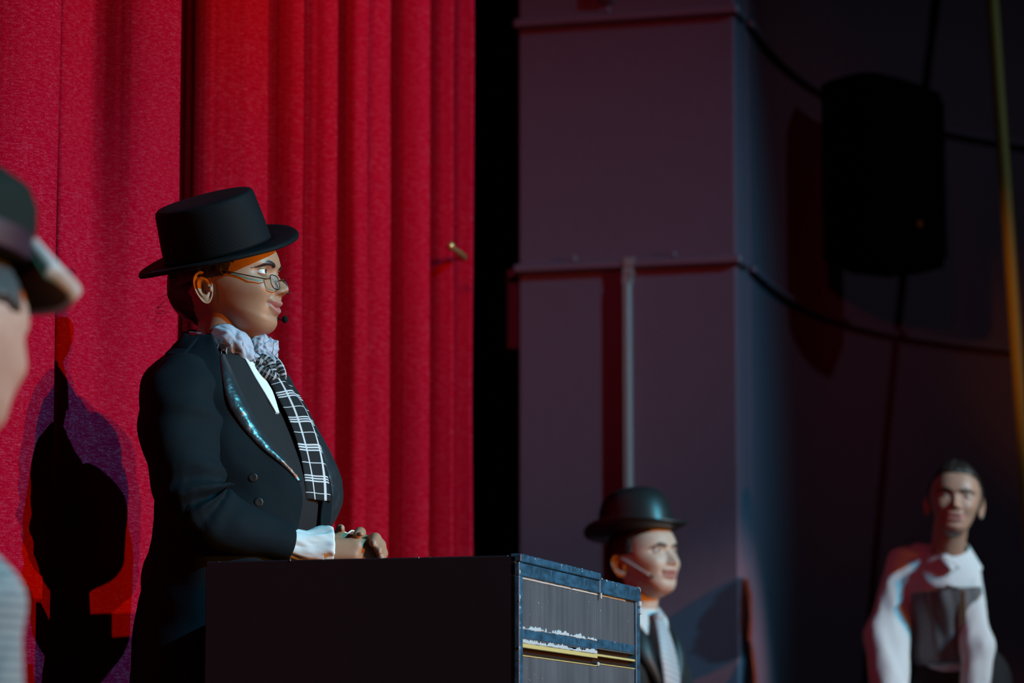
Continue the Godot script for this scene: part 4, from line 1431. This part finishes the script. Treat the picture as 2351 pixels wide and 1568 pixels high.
	# [centre, facing, across, half sizes, dome]
	for q in [[Vector3(0.012, 1.108, 0.050), Vector3(0.45, 0.25, 0.85), Vector3(0.8, -0.55, -0.2), 0.044, 0.027, 0.020], [Vector3(0.024, 1.095, 0.046), Vector3(0.55, 0.45, 0.7), Vector3(0.75, -0.6, 0), 0.036, 0.020, 0.016], [Vector3(0.050, 1.104, 0.004), Vector3(0.55, 0.2, 0.8), Vector3(0.8, 0.4, -0.4), 0.021, 0.025, 0.010], [Vector3(0.058, 1.101, -0.012), Vector3(0.7, 0.2, 0.7), Vector3(0.5, 0.7, -0.5), 0.022, 0.019, 0.009], [Vector3(0.062, 1.080, 0.010), Vector3(0.5, 0.6, 0.6), Vector3(0.9, -0.4, 0), 0.026, 0.013, 0.008], [Vector3(0.030, 1.086, 0.044), Vector3(0.6, -0.1, 0.8), Vector3(0.8, -0.5, -0.3), 0.040, 0.016, 0.012], [Vector3(0.046, 1.100, -0.045), Vector3(0.8, 0.3, -0.5), Vector3(0.3, 0.4, 0.8), 0.036, 0.026, 0.014], [Vector3(0.020, 1.112, -0.052), Vector3(0.45, 0.25, -0.85), Vector3(0.8, -0.55, 0.2), 0.044, 0.027, 0.018]]:
		var f: Vector3 = q[1].normalized()
		var ax: Vector3 = (q[2] - f * q[2].dot(f)).normalized()
		var bx := f.cross(ax)
		rows = []
		for j in 10:
			var row := PackedVector3Array()
			var r := lerpf(0.06, 1.0, j / 9.0)
			for i in 44:
				var a := TAU * i / 44
				var wave: float = 0.0035 * sin(a * 7.0 + q[3] * 400.0) * r * r + crease.get_noise_3d(cos(a) * r * 1.6 + q[3] * 90.0, sin(a) * r * 1.6, 3.0) * 0.006
				row.append(q[0] + ax * cos(a) * q[3] * r + bx * sin(a) * q[4] * r + f * (q[5] * (1.0 - r * r) + wave))
			rows.append(row)
		mb = MB.new()
		mb.grid(rows, true, true)
		build(mb, "frill", sheer, ruffle)
	mb = MB.new()
	for k in 14:
		var a := rng.randf() * TAU
		var p := Vector3(-0.006 + rng.randf() * 0.03, 1.112 - rng.randf() * 0.022, 0.060 + rng.randf() * 0.01)
		mb.tube(along([p, p + Vector3(0.010 * cos(a), 0.010 * sin(a), 0.002), p + Vector3(0.016 * cos(a + 0.7), 0.016 * sin(a + 0.7), 0.0)], 7), [0.0003], 4)
	build(mb, "lace_threads", linen, ruffle).set_meta("kind", "stuff")
	# ---- trousers and shoes
	var tweed := mat(lin(0.012, 0.012, 0.014), 0.9, 0.3)
	mb = MB.new()
	var pants := []
	for s in [-1.0, 1.0]:
		pants.append([Vector3(-0.05, 0.66, 0.075 * s), Vector3(-0.065, 0.36, 0.088 * s), 0.088, 0.07])
		pants.append([Vector3(-0.065, 0.36, 0.088 * s), Vector3(-0.085, 0.10, 0.090 * s), 0.07, 0.062])
	pants.append([Vector3(-0.05, 0.68, -0.05), Vector3(-0.05, 0.68, 0.05), 0.10, 0.10])
	mb.nets(pants, 0.03, 0.012, crease, 0.004)
	build(mb, "trousers", tweed, t)
	for s in [-1.0, 1.0]:
		mb = MB.new()
		mb.nets([[Vector3(-0.095, 0.040, 0.088 * s), Vector3(0.075, 0.030, 0.100 * s), 0.040, 0.030], [Vector3(-0.09, 0.07, 0.088 * s), Vector3(-0.08, 0.05, 0.09 * s), 0.042, 0.042]], 0.02, 0.008)
		build(mb, "shoe", mat(lin(0.01, 0.01, 0.01), 0.3), t)

func place(called: String, label: String, at: Vector3, yaw: float) -> Node3D:
	var t := thing(called, label, "person", at)
	t.rotation.y = deg_to_rad(yaw)
	return t

func boy_in_bowler() -> void:
	var t := place("person", "person in black bowler hat and dark jacket with white collar, sitting behind the podium", Vector3(-2.075, 0, -8.34), -29.0)
	var skin := Color(0.60, 0.42, 0.33)
	var hp := Transform3D(Basis(Vector3(0, 0, 1), deg_to_rad(4.0)), Vector3(0, 0.808, 0))
	var mb := MB.new()
	head(mb, hp, skin, Color(0.42, 0.17, 0.15), Color(0.02, 0.012, 0.009), 0.9, Vector3(1, 0.12, -0.05), 0.004, 0.8)
	mb.col = skin
	var limbs := []
	for s in [-1.0, 1.0]:
		limbs.append([Vector3(-0.05, 0.39, 0.075 * s), Vector3(0.27, 0.40, 0.10 * s), 0.07, 0.05])
		limbs.append([Vector3(0.27, 0.40, 0.10 * s), Vector3(0.29, 0.07, 0.10 * s), 0.045, 0.03])
		limbs.append([Vector3(0.28, 0.04, 0.10 * s), Vector3(0.42, 0.03, 0.11 * s), 0.03, 0.024])
		limbs.append([Vector3(-0.03, 0.67, 0.125 * s), Vector3(0.0, 0.50, 0.165 * s), 0.034, 0.028])
		limbs.append([Vector3(0.0, 0.50, 0.165 * s), Vector3(0.18, 0.465, 0.11 * s), 0.028, 0.02])
		limbs.append([Vector3(0.18, 0.465, 0.11 * s), Vector3(0.225, 0.462, 0.10 * s), 0.022, 0.024])
		for k in 4:
			limbs.append([Vector3(0.225, 0.462, (0.085 + 0.012 * k) * s), Vector3(0.27 - 0.006 * absf(k - 1.5), 0.455, (0.083 + 0.013 * k) * s), 0.009, 0.0075])
		limbs.append([Vector3(0.20, 0.47, 0.085 * s), Vector3(0.235, 0.468, 0.065 * s), 0.010, 0.008])
	mb.nets(limbs + [[Vector3(-0.05, 0.40, 0), Vector3(-0.03, 0.62, 0), 0.10, 0.085], [Vector3(-0.03, 0.68, -0.11), Vector3(-0.03, 0.68, 0.11), 0.036, 0.036], [Vector3(-0.025, 0.66, 0), Vector3(0.012, 0.85, 0), 0.05, 0.048]], 0.03, 0.009)
	build(mb, "body", M.skin, t)
	hair("hair", hp, M.hair, t, func(th: float, ph: float, p: Vector3) -> float:
		var line := 0.045 if p.y > 0.10 else (-0.012 if p.y > 0.02 else -0.04)
		if p.y > 0.145: line = 0.05 + (p.y - 0.145) * 3.0
		return lerpf(-0.006, 0.009, clampf(0.5 + 0.5 * (line - p.x) / 0.012, 0.0, 1.0)), 0.7, 8)
	# bowler
	var hat := Node3D.new()
	hat.name = "bowler_hat"
	hat.transform = hp * Transform3D(Basis(Vector3(0, 0, 1), deg_to_rad(3.0)), Vector3(0.002, 0.166, 0))
	t.add_child(hat)
	var felt := mat(lin(0.014, 0.019, 0.021), 0.42, 0.5)
	mb = MB.new()
	mb.grid(hat_rows([[0.109, 0.091, -0.004], [0.109, 0.091, 0.02], [0.107, 0.089, 0.045], [0.102, 0.085, 0.07], [0.092, 0.077, 0.092], [0.075, 0.063, 0.108], [0.05, 0.042, 0.118], [0.02, 0.017, 0.121]], 56, func(a, q): return 0.0), true, true)
	build(mb, "crown", felt, hat)
	mb = MB.new()
	var curl := func(a: float, q: Array) -> float:
		var k := clampf((q[0] - 0.108) / 0.04, 0.0, 1.0)
		return k * (0.020 * sin(a) * sin(a) + 0.004 - 0.006 * cos(a) * cos(a))
	mb.grid(hat_rows([[0.106, 0.089, 0.003], [0.125, 0.105, 0.003], [0.141, 0.119, 0.006], [0.148, 0.126, 0.010], [0.152, 0.129, 0.009], [0.150, 0.128, 0.004], [0.140, 0.118, -0.001], [0.122, 0.102, -0.004], [0.100, 0.083, -0.005]], 56, curl), true)
	build(mb, "brim", felt, hat)
	mb = MB.new()
	mb.grid(hat_rows([[0.108, 0.090, 0.003], [0.1108, 0.0928, 0.005], [0.1104, 0.0924, 0.022], [0.1085, 0.0905, 0.023]], 56, func(a, q): return 0.0), true)
	build(mb, "hat_band", mat(lin(0.012, 0.013, 0.015), 0.35, 0.6), hat)
	mb = MB.new()
	mb.nets([[Vector3(0.070, 0.012, 0.078), Vector3(0.083, 0.013, 0.070), 0.008, 0.008]], 0.004, 0.003)
	build(mb, "band_bow", mat(lin(0.20, 0.22, 0.24), 0.3, 0.6), hat)
	# jacket
	var cloth := mat(lin(0.022, 0.030, 0.034), 0.8, 0.35)
	var wr := noise(9.0, 51, 2)
	var coat_parts := []
	for s in [-1.0, 1.0]:
		coat_parts.append([Vector3(-0.03, 0.672, 0.10 * s), Vector3(0.0, 0.50, 0.168 * s), 0.056, 0.05])
		coat_parts.append([Vector3(0.0, 0.50, 0.168 * s), Vector3(0.16, 0.468, 0.115 * s), 0.047, 0.036])
	mb = MB.new()
	mb.nets(coat_parts + [[Vector3(-0.045, 0.42, -0.04), Vector3(-0.02, 0.60, -0.05), 0.115, 0.105], [Vector3(-0.045, 0.42, 0.04), Vector3(-0.02, 0.60, 0.05), 0.115, 0.105], [Vector3(-0.03, 0.66, -0.08), Vector3(-0.03, 0.66, 0.08), 0.072, 0.072]], 0.035, 0.011, wr, 0.006)
	var jacket := build(mb, "jacket", cloth, t)
	for s in [-1.0, 1.0]:
		mb = MB.new()
		var rows := []
		var inner := along([Vector3(0.028, 0.745, 0.058 * s), Vector3(0.078, 0.69, 0.052 * s), Vector3(0.098, 0.61, 0.036 * s), Vector3(0.100, 0.53, 0.012 * s)], 16)
		var outer := along([Vector3(-0.01, 0.742, 0.075 * s), Vector3(0.058, 0.685, 0.092 * s), Vector3(0.088, 0.625, 0.080 * s), Vector3(0.100, 0.53, 0.016 * s)], 16)
		for j in 16:
			var row := PackedVector3Array()
			for i in 6:
				row.append(inner[j].lerp(outer[j], i / 5.0) + Vector3(0.010 * sin(PI * i / 5.0), 0, 0))
			rows.append(row)
		mb.sheet(rows, 0.004)
		build(mb, "lapel", mat(lin(0.018, 0.024, 0.028), 0.5, 0.5), jacket)
	# shirt, collar, striped tie
	mb = MB.new()
	var rows2 := []
	for j in 18:
		var u := j / 17.0
		var row := PackedVector3Array()
		for i in 11:
			var w := i / 5.0 - 1.0
			row.append(Vector3(lerpf(0.040, 0.096, pow(u, 0.7)) - 0.020 * w * w, lerpf(0.755, 0.54, u), lerpf(0.058, 0.010, u) * w))
		rows2.append(row)
	mb.sheet(rows2, 0.004)
	var shirt := build(mb, "shirt_front", M.linen, t)
	for s in [-1.0, 1.0]:
		mb = MB.new()
		var rows := []
		for j in 6:
			var row := PackedVector3Array()
			for i in 20:
				var a := PI * i / 19.0
				var drop := 0.05 * bell(a, 0.35, 0.55)
				row.append(Vector3(-0.006 + cos(a) * (0.058 + 0.004 * j), 0.785 - 0.018 * cos(a) - (0.022 + drop) * j / 5.0, sin(a) * (0.056 + 0.005 * j) * s))
			rows.append(row)
		mb.sheet(rows, 0.003)
		build(mb, "collar_wing", M.linen, shirt)
	var stripe := mat(Color.WHITE, 0.5, 0.5)
	stripe.albedo_texture = picture(32, 256, func(x: int, y: int) -> Color:
		return (Color(0.52, 0.56, 0.60) if (x + y * 2) % 24 < 14 else Color(0.30, 0.36, 0.42)).linear_to_srgb())
	mb = MB.new()
	var tie := along([Vector3(0.066, 0.752, 0.004), Vector3(0.090, 0.715, 0.010), Vector3(0.110, 0.65, 0.010), Vector3(0.118, 0.57, 0.004), Vector3(0.112, 0.47, 0.0)], 26)
	var rows3 := []
	for j in 26:
		var row := PackedVector3Array()
		var half := lerpf(0.016, 0.030, clampf((j - 3) / 10.0, 0.0, 1.0))
		for i in 7:
			var w := i / 3.0 - 1.0
			row.append(tie[j] + Vector3(0.006 - 0.006 * w * w, 0, half * w))
		rows3.append(row)
	mb.sheet(rows3, 0.004)
	var tie_node := build(mb, "tie", stripe, t)
	mb = MB.new()
	mb.ball(Vector3(0.074, 0.748, 0.006), Vector3(0.014, 0.016, 0.018), 9)
	build(mb, "knot", stripe, tie_node)
	# cheek microphone
	mb = MB.new()
	mb.tube(along([hp * Vector3(0.012, 0.094, 0.079), hp * Vector3(0.045, 0.075, 0.076), hp * Vector3(0.078, 0.050, 0.060), hp * Vector3(0.088, 0.040, 0.052)], 14), [0.0022], 6)
	var mic := build(mb, "microphone", mat(lin(0.45, 0.42, 0.40), 0.4), t)
	mb = MB.new()
	mb.ball(hp * Vector3(0.091, 0.036, 0.049), Vector3(0.005, 0.005, 0.005), 8)
	build(mb, "tip", M.black, mic)
	trousers(t, [[Vector3(-0.05, 0.395, 0.075), Vector3(0.27, 0.405, 0.10)], [Vector3(0.27, 0.40, 0.10), Vector3(0.285, 0.10, 0.10)]], 0.086, 0.062)

func trousers(t: Node3D, right: Array, ra: float, rb: float, ground := 0.0) -> void:
	var cloth := mat(lin(0.012, 0.013, 0.015), 0.9, 0.3)
	var parts := []
	for s in [1.0, -1.0]:
		var k := Vector3(1, 1, s)
		parts.append([right[0][0] * k, right[0][1] * k, ra, rb])
		parts.append([right[1][0] * k, right[1][1] * k, rb, rb * 0.85])
	parts.append([right[0][0] * Vector3(1, 1, 0.8), right[0][0] * Vector3(1, 1, -0.8), ra * 1.05, ra * 1.05])
	var mb := MB.new()
	mb.nets(parts, 0.03, 0.012)
	build(mb, "trousers", cloth, t)
	for s in [1.0, -1.0]:
		var f: Vector3 = right[1][1] * Vector3(1, 0, s) + Vector3(0, ground, 0)
		mb = MB.new()
		mb.nets([[f + Vector3(-0.02, 0.040, 0), f + Vector3(0.15, 0.030, 0.012 * s), 0.040, 0.030], [f + Vector3(0, 0.07, 0), f + Vector3(0.01, 0.05, 0), 0.042, 0.042]], 0.02, 0.009)
		build(mb, "shoe", mat(lin(0.01, 0.01, 0.01), 0.3), t)

func person_leaning() -> void:
	var t := place("person", "bareheaded person in loose white blouse and grey bodice, leaning forward below the loudspeaker", Vector3(-1.42, 0, -9.5), -84.0)
	var skin := Color(0.27, 0.15, 0.105)
	var hp := Transform3D(Basis(Vector3(1, 0, 0), deg_to_rad(-4.0)) * Basis(Vector3(0, 1, 0), deg_to_rad(4.0)) * Basis(Vector3(0, 0, 1), deg_to_rad(-3.0)), Vector3(0.175, 1.034, -0.018))
	var mb := MB.new()
	head(mb, hp, skin, Color(0.28, 0.11, 0.10), Color(0.014, 0.009, 0.007), 0.9, Vector3(1, 0.0, 0.0), 0.002, 0.62)
	mb.col = skin
	var arms := [[Vector3(0.085, 0.955, 0.125), Vector3(0.110, 0.74, 0.185)], [Vector3(0.110, 0.74, 0.185), Vector3(0.165, 0.50, 0.165)], [Vector3(0.105, 0.905, -0.058), Vector3(0.135, 0.71, -0.082)], [Vector3(0.135, 0.71, -0.082), Vector3(0.175, 0.50, -0.068)]]
	var limbs := []
	for k in 4:
		limbs.append([arms[k][0], arms[k][1], 0.030 if k % 2 == 0 else 0.027, 0.027 if k % 2 == 0 else 0.021])
	for w in [arms[1][1], arms[3][1]]:
		limbs.append([w, w + Vector3(0.02, -0.05, 0), 0.022, 0.024])
		for k in 4:
			limbs.append([w + Vector3(0.03, -0.055, 0.018 - 0.012 * k), w + Vector3(0.038, -0.108 + 0.008 * absf(k - 1.5), 0.022 - 0.015 * k), 0.009, 0.0075])
		limbs.append([w + Vector3(0.025, -0.03, -0.012), w + Vector3(0.055, -0.07, -0.03), 0.010, 0.008])
	for s in [-1.0, 1.0]:
		limbs.append([Vector3(-0.03, 0.60, 0.07 * s), Vector3(0.14, 0.36, 0.13 * s), 0.075, 0.052])
		limbs.append([Vector3(0.14, 0.36, 0.13 * s), Vector3(0.02, 0.07, 0.12 * s), 0.05, 0.033])
		limbs.append([Vector3(0.02, 0.04, 0.12 * s), Vector3(0.16, 0.03, 0.13 * s), 0.03, 0.024])
	mb.nets(limbs + [[Vector3(-0.03, 0.63, 0), Vector3(0.07, 0.88, 0.01), 0.095, 0.09], [Vector3(0.075, 0.945, 0.09), Vector3(0.095, 0.915, -0.02), 0.036, 0.034], [Vector3(0.08, 0.93, 0.01), Vector3(0.165, 1.06, -0.012), 0.05, 0.05]], 0.03, 0.009)
	build(mb, "body", M.skin, t)
	hair("hair", hp, M.hair, t, func(th: float, ph: float, p: Vector3) -> float:
		var line := 0.035 if p.y > 0.07 else -0.05
		if p.y > 0.14: line = 0.04 + (p.y - 0.14) * 1.9
		return lerpf(-0.006, 0.007, clampf(0.5 + 0.5 * (line - p.x) / 0.01, 0.0, 1.0)), 0.7, 9)
	# loose blouse
	var cotton := mat(lin(0.40, 0.43, 0.45), 0.85, 0.3)
	var wr := noise(7.0, 61, 2)
	mb = MB.new()
	var parts := []
	for k in 4:
		parts.append([arms[k][0], arms[k][1], [0.050, 0.060, 0.040, 0.043][k], [0.060, 0.056, 0.043, 0.042][k]])
	mb.nets(parts + [[Vector3(0.0, 0.70, 0.02), Vector3(0.085, 0.88, 0.02), 0.100, 0.100], [Vector3(0.0, 0.70, -0.02), Vector3(0.085, 0.86, 0.0), 0.090, 0.085], [Vector3(0.070, 0.945, 0.065), Vector3(0.095, 0.918, -0.020), 0.066, 0.058]], 0.03, 0.010, wr, 0.011, Vector3(2.0, 0.5, 2.0))
	var blouse := build(mb, "blouse", cotton, t)
	for s in [1.0, -1.0]:
		mb = MB.new()
		var rows := []
		for j in 7:
			var row := PackedVector3Array()
			for i in 18:
				var a := PI * i / 17.0
				row.append(Vector3(0.115 + cos(a) * (0.060 + 0.005 * j), 0.992 - 0.030 * cos(a) - 0.010 * j - 0.03 * bell(a, 0.3, 0.5) * j / 6.0, -0.002 + sin(a) * (0.060 + 0.006 * j) * s))
			rows.append(row)
		mb.sheet(rows, 0.003)
		build(mb, "collar", cotton, blouse)
	mb = MB.new()
	mb.nets([[Vector3(0.185, 0.955, 0.012), Vector3(0.205, 0.925, -0.012), 0.013, 0.010], [Vector3(0.188, 0.958, 0.0), Vector3(0.196, 0.935, -0.03), 0.012, 0.010]], 0.01, 0.005)
	build(mb, "neck_bow", cotton, blouse)
	# grey bodice laced in front
	mb = MB.new()
	var rows := []
	for j in 20:
		var u := j / 19.0
		var y := lerpf(0.868, 0.66, u)
		var cx := lerpf(0.082, -0.012, u)
		var r := lerpf(0.128, 0.122, u) + 0.004 * sin(u * 9.0)
		var row := PackedVector3Array()
		for i in 30:
			var a := deg_to_rad(lerpf(-58.0, 58.0, i / 29.0) if u < 0.3 else lerpf(-75.0, 75.0, i / 29.0))
			row.append(Vector3(cx + cos(a) * r + 0.003 * sin(a * 14.0 + u * 5.0), y - 0.010 * sin(a), sin(a) * r * 0.92 + 0.005))
		rows.append(row)
	mb.sheet(rows, 0.004)
	var grey := mat(lin(0.085, 0.088, 0.095), 0.5, 0.5)
	var bodice := build(mb, "bodice", grey, t)
	mb = MB.new()
	mb.box(Vector3(-0.004, -0.10, -0.012), Vector3(0.006, 0.10, 0.012), 0.002)
	mb.move(Transform3D(Basis(Vector3(0, 0, 1), deg_to_rad(-25.0)), Vector3(0.158, 0.775, -0.04)))
	build(mb, "lacing", mat(lin(0.10, 0.055, 0.03), 0.7), bodice)
	trousers(t, [[Vector3(-0.03, 0.61, 0.07), Vector3(0.14, 0.36, 0.13)], [Vector3(0.14, 0.36, 0.13), Vector3(0.02, 0.10, 0.12)]], 0.10, 0.075)

func person_in_cap() -> void:
	var t := place("person", "person in striped shirt and peaked cap with white-edged visor, turned away beside the red curtain", Vector3(-1.588, -0.085, -3.165), 72.0)
	var skin := Color(0.55, 0.36, 0.29)
	var hp := Transform3D(Basis(Vector3(0, 0, 1), deg_to_rad(-10.0)), Vector3(-0.008, 0.797, 0))
	var mb := MB.new()
	head(mb, hp, skin, Color(0.42, 0.17, 0.15), Color(0.03, 0.02, 0.015), 0.9)
	mb.col = skin
	var limbs := []
	for s in [-1.0, 1.0]:
		limbs.append([Vector3(-0.008, 0.29, 0.075 * s), Vector3(0.24, 0.34, 0.10 * s), 0.07, 0.05])
		limbs.append([Vector3(0.24, 0.34, 0.10 * s), Vector3(0.26, 0.155, 0.10 * s), 0.045, 0.03])
		limbs.append([Vector3(0.25, 0.125, 0.10 * s), Vector3(0.40, 0.115, 0.11 * s), 0.03, 0.024])
		limbs.append([Vector3(0.004, 0.57, 0.080 * s), Vector3(-0.008, 0.40, 0.115 * s), 0.030, 0.027])
		limbs.append([Vector3(-0.008, 0.40, 0.115 * s), Vector3(0.10, 0.365, 0.10 * s), 0.026, 0.02])
		for k in 4:
			limbs.append([Vector3(0.145, 0.363, (0.078 + 0.012 * k) * s), Vector3(0.19 - 0.006 * absf(k - 1.5), 0.36, (0.077 + 0.013 * k) * s), 0.009, 0.0075])
		limbs.append([Vector3(0.10, 0.365, 0.10 * s), Vector3(0.145, 0.365, 0.095 * s), 0.004, 0.023])
		limbs.append([Vector3(0.12, 0.372, 0.08 * s), Vector3(0.155, 0.372, 0.06 * s), 0.010, 0.008])
	mb.nets(limbs + [[Vector3(-0.008, 0.31, 0), Vector3(0.004, 0.56, 0), 0.095, 0.08], [Vector3(0.004, 0.580, -0.08), Vector3(0.004, 0.580, 0.08), 0.030, 0.030], [Vector3(0.004, 0.60, 0), Vector3(0.0, 0.83, 0), 0.05, 0.05]], 0.03, 0.009)
	build(mb, "body", M.skin, t)
	var ash := mat(lin(0.06, 0.062, 0.066), 0.5, 0.5)
	hair("hair", hp, ash, t, func(th: float, ph: float, p: Vector3) -> float:
		var line := 0.062 if p.y > 0.122 else (-0.014 if p.y > 0.02 else -0.05)
		if p.y > 0.16: line = 0.062 + (p.y - 0.16) * 2.4
		return lerpf(-0.006, 0.009, clampf(0.5 + 0.5 * (line - p.x) / 0.012, 0.0, 1.0)), 0.7, 10)
	var cap := Node3D.new()
	cap.name = "peaked_cap"
	cap.transform = hp * Transform3D(Basis(Vector3(0, 0, 1), deg_to_rad(2.0)), Vector3(0.005, 0.180, 0))
	t.add_child(cap)
	var cloth := mat(lin(0.012, 0.020, 0.018), 0.8, 0.3)
	mb = MB.new()
	mb.grid(hat_rows([[0.104, 0.087, 0.0], [0.104, 0.087, 0.03], [0.103, 0.087, 0.050], [0.100, 0.086, 0.068], [0.090, 0.078, 0.085], [0.065, 0.058, 0.098], [0.03, 0.028, 0.104]], 48, func(a, q): return 0.0), true, true)
	build(mb, "crown", cloth, cap)
	mb = MB.new()
	mb.grid(hat_rows([[0.104, 0.087, 0.0], [0.107, 0.090, 0.002], [0.1075, 0.0905, 0.028], [0.105, 0.088, 0.030]], 48, func(a, q): return 0.0), true)
	build(mb, "band", mat(lin(0.02, 0.004, 0.022), 0.6), cap)
	# visor: dark green underneath, white on top and round the edge
	for k in 2:
		mb = MB.new()
		var rows := []
		for j in 8:
			var u := j / 7.0
			var row := PackedVector3Array()
			for i in 25:
				var a := deg_to_rad(lerpf(-62.0, 62.0, i / 24.0))
				var reach := (0.058 if k == 0 else 0.070) * u * (1.0 - 0.55 * pow(absf(a) / 1.08, 2.0))
				row.append(Vector3(cos(a) * (0.104 + reach), 0.012 - 0.55 * reach - 0.03 * (1.0 - cos(a)) * u + (0.0 if k == 0 else 0.0095), sin(a) * (0.087 + reach * 0.8)))
			rows.append(row)
		mb.sheet(rows, 0.002 if k == 0 else 0.016)
		build(mb, "visor_lining" if k == 0 else "visor", mat(lin(0.012, 0.06, 0.028), 0.6) if k == 0 else mat(lin(0.62, 0.66, 0.66), 0.5), cap)
	# striped shirt
	var stripes := mat(Color.WHITE, 0.85, 0.3)
	stripes.albedo_texture = picture(64, 256, func(x: int, y: int) -> Color:
		return (Color(0.46, 0.50, 0.52) if y % 16 < 9 else Color(0.13, 0.19, 0.22)).linear_to_srgb())
	stripes.uv1_triplanar = true
	stripes.uv1_scale = Vector3(5.5, 5.5, 5.5)
	var wr := noise(8.0, 71, 2)
	var parts := []
	for s in [-1.0, 1.0]:
		parts.append([Vector3(0.004, 0.575, 0.080 * s), Vector3(-0.008, 0.40, 0.115 * s), 0.048, 0.046])
		parts.append([Vector3(-0.008, 0.40, 0.115 * s), Vector3(0.09, 0.368, 0.105 * s), 0.042, 0.034])
	mb = MB.new()
	for s in [-1.0, 1.0]:
		parts.append([Vector3(0.0, 0.590, 0.055 * s), Vector3(-0.010, 0.722, 0.022 * s), 0.052, 0.040])
	mb.nets(parts + [[Vector3(-0.008, 0.31, 0), Vector3(0.004, 0.55, 0), 0.112, 0.095], [Vector3(0.004, 0.590, -0.07), Vector3(0.004, 0.590, 0.07), 0.050, 0.050]], 0.03, 0.010, wr, 0.005)
	build(mb, "shirt", stripes, t)
	trousers(t, [[Vector3(-0.008, 0.295, 0.075), Vector3(0.24, 0.34, 0.10)], [Vector3(0.24, 0.34, 0.10), Vector3(0.255, 0.185, 0.10)]], 0.086, 0.062, 0.085)

func fittings() -> void:
	# stage blocks that the seated performers sit on
	var mb := MB.new()
	mb.box(Vector3(-0.20, 0, -0.22), Vector3(0.17, 0.287, 0.22), 0.006)
	var o := build(mb, "stage_block", M.black)
	o.position = Vector3(-2.12, 0, -8.365)
	tag(o, "black wooden stage block under the person in the bowler hat", "block")
	mb = MB.new()
	mb.box(Vector3(-0.20, 0.085, -0.20), Vector3(0.12, 0.188, 0.20), 0.006)
	o = build(mb, "stage_block", M.black)
	o.position = Vector3(-1.580, -0.085, -3.17)
	o.rotation.y = deg_to_rad(72)
	tag(o, "black wooden stage block under the person in the peaked cap", "block")
	# loudspeaker on the curved wall
	var sp := thing("loudspeaker", "black wedge-shaped loudspeaker hanging on the curved side wall", "loudspeaker", Vector3(-1.82, 2.035, -10.6))
	var plan := PackedVector2Array([Vector2(-0.145, 0.15), Vector2(-0.09, 0.225), Vector2(-0.02, 0.285), Vector2(0.03, 0.31), Vector2(0.07, 0.285), Vector2(0.13, 0.18), Vector2(0.185, 0.03), Vector2(0.22, -0.10), Vector2(0.10, -0.24), Vector2(0.0, -0.27), Vector2(-0.10, -0.16)])
	mb = MB.new()
	mb.prism(plan, 0.0, 0.595)
	build(mb, "cabinet", mat(lin(0.0016, 0.0016, 0.0018), 0.85, 0.1), sp)
	mb = MB.new()
	var rows := []
	for y in [0.03, 0.565]:
		var r := PackedVector3Array()
		for q in plan.slice(3, 8):
			r.append(Vector3(q.x * 1.035, y, q.y * 1.02 + 0.004))
		rows.append(r)
	mb.sheet(rows, 0.006)
	build(mb, "grille", mat(lin(0.0016, 0.0016, 0.0018), 0.95, 0.05), sp)
	mb = MB.new()
	mb.box(Vector3(0.165, 0.10, 0.095), Vector3(0.185, 0.125, 0.125), 0.003)
	build(mb, "badge", mat(lin(0.02, 0.02, 0.02), 0.4, 0.4, 0.3), sp)
	mb = MB.new()
	mb.box(Vector3(-0.190, 0.22, -0.20), Vector3(-0.04, 0.36, -0.13), 0.004)
	build(mb, "wall_bracket", M.black, sp)
	# yellow pole leaning by the wall
	var pole := thing("pole", "yellow painted pole leaning against the curved side wall", "pole", Vector3(-1.259, 0, -10.519))
	mb = MB.new()
	mb.tube([Vector3(0, 0.012, 0), Vector3(-0.133, 1.6585, -0.4535), Vector3(-0.264, 3.29, -0.900)], [0.021], 16)
	build(mb, "shaft", mat(lin(0.50, 0.40, 0.06), 0.5), pole)
	mb = MB.new()
	mb.tube([Vector3(-0.258, 3.21, -0.878), Vector3(-0.2665, 3.322, -0.908)], [0.026], 16)
	build(mb, "end_cap", mat(lin(0.22, 0.22, 0.22), 0.6), pole)
	# brass hook at the edge of the curtain
	var hook := thing("curtain_hook", "small brass tieback knob at the outer edge of the red curtain", "hook", Vector3(-2.47, 1.69, -7.93))
	mb = MB.new()
	mb.ball(Vector3(0.0, 0.008, 0.02), Vector3(0.011, 0.012, 0.013), 10)
	var brass := mat(lin(0.45, 0.33, 0.14), 0.3, 0.6, 0.8)
	build(mb, "knob", brass, hook)
	mb = MB.new()
	mb.tube(along([Vector3(0.0, 0.006, 0.015), Vector3(0.012, -0.004, -0.02), Vector3(0.012, -0.010, -0.06), Vector3(-0.02, -0.006, -0.09)], 10), [0.006, 0.006, 0.007, 0.008], 10)
	build(mb, "shank", brass, hook)
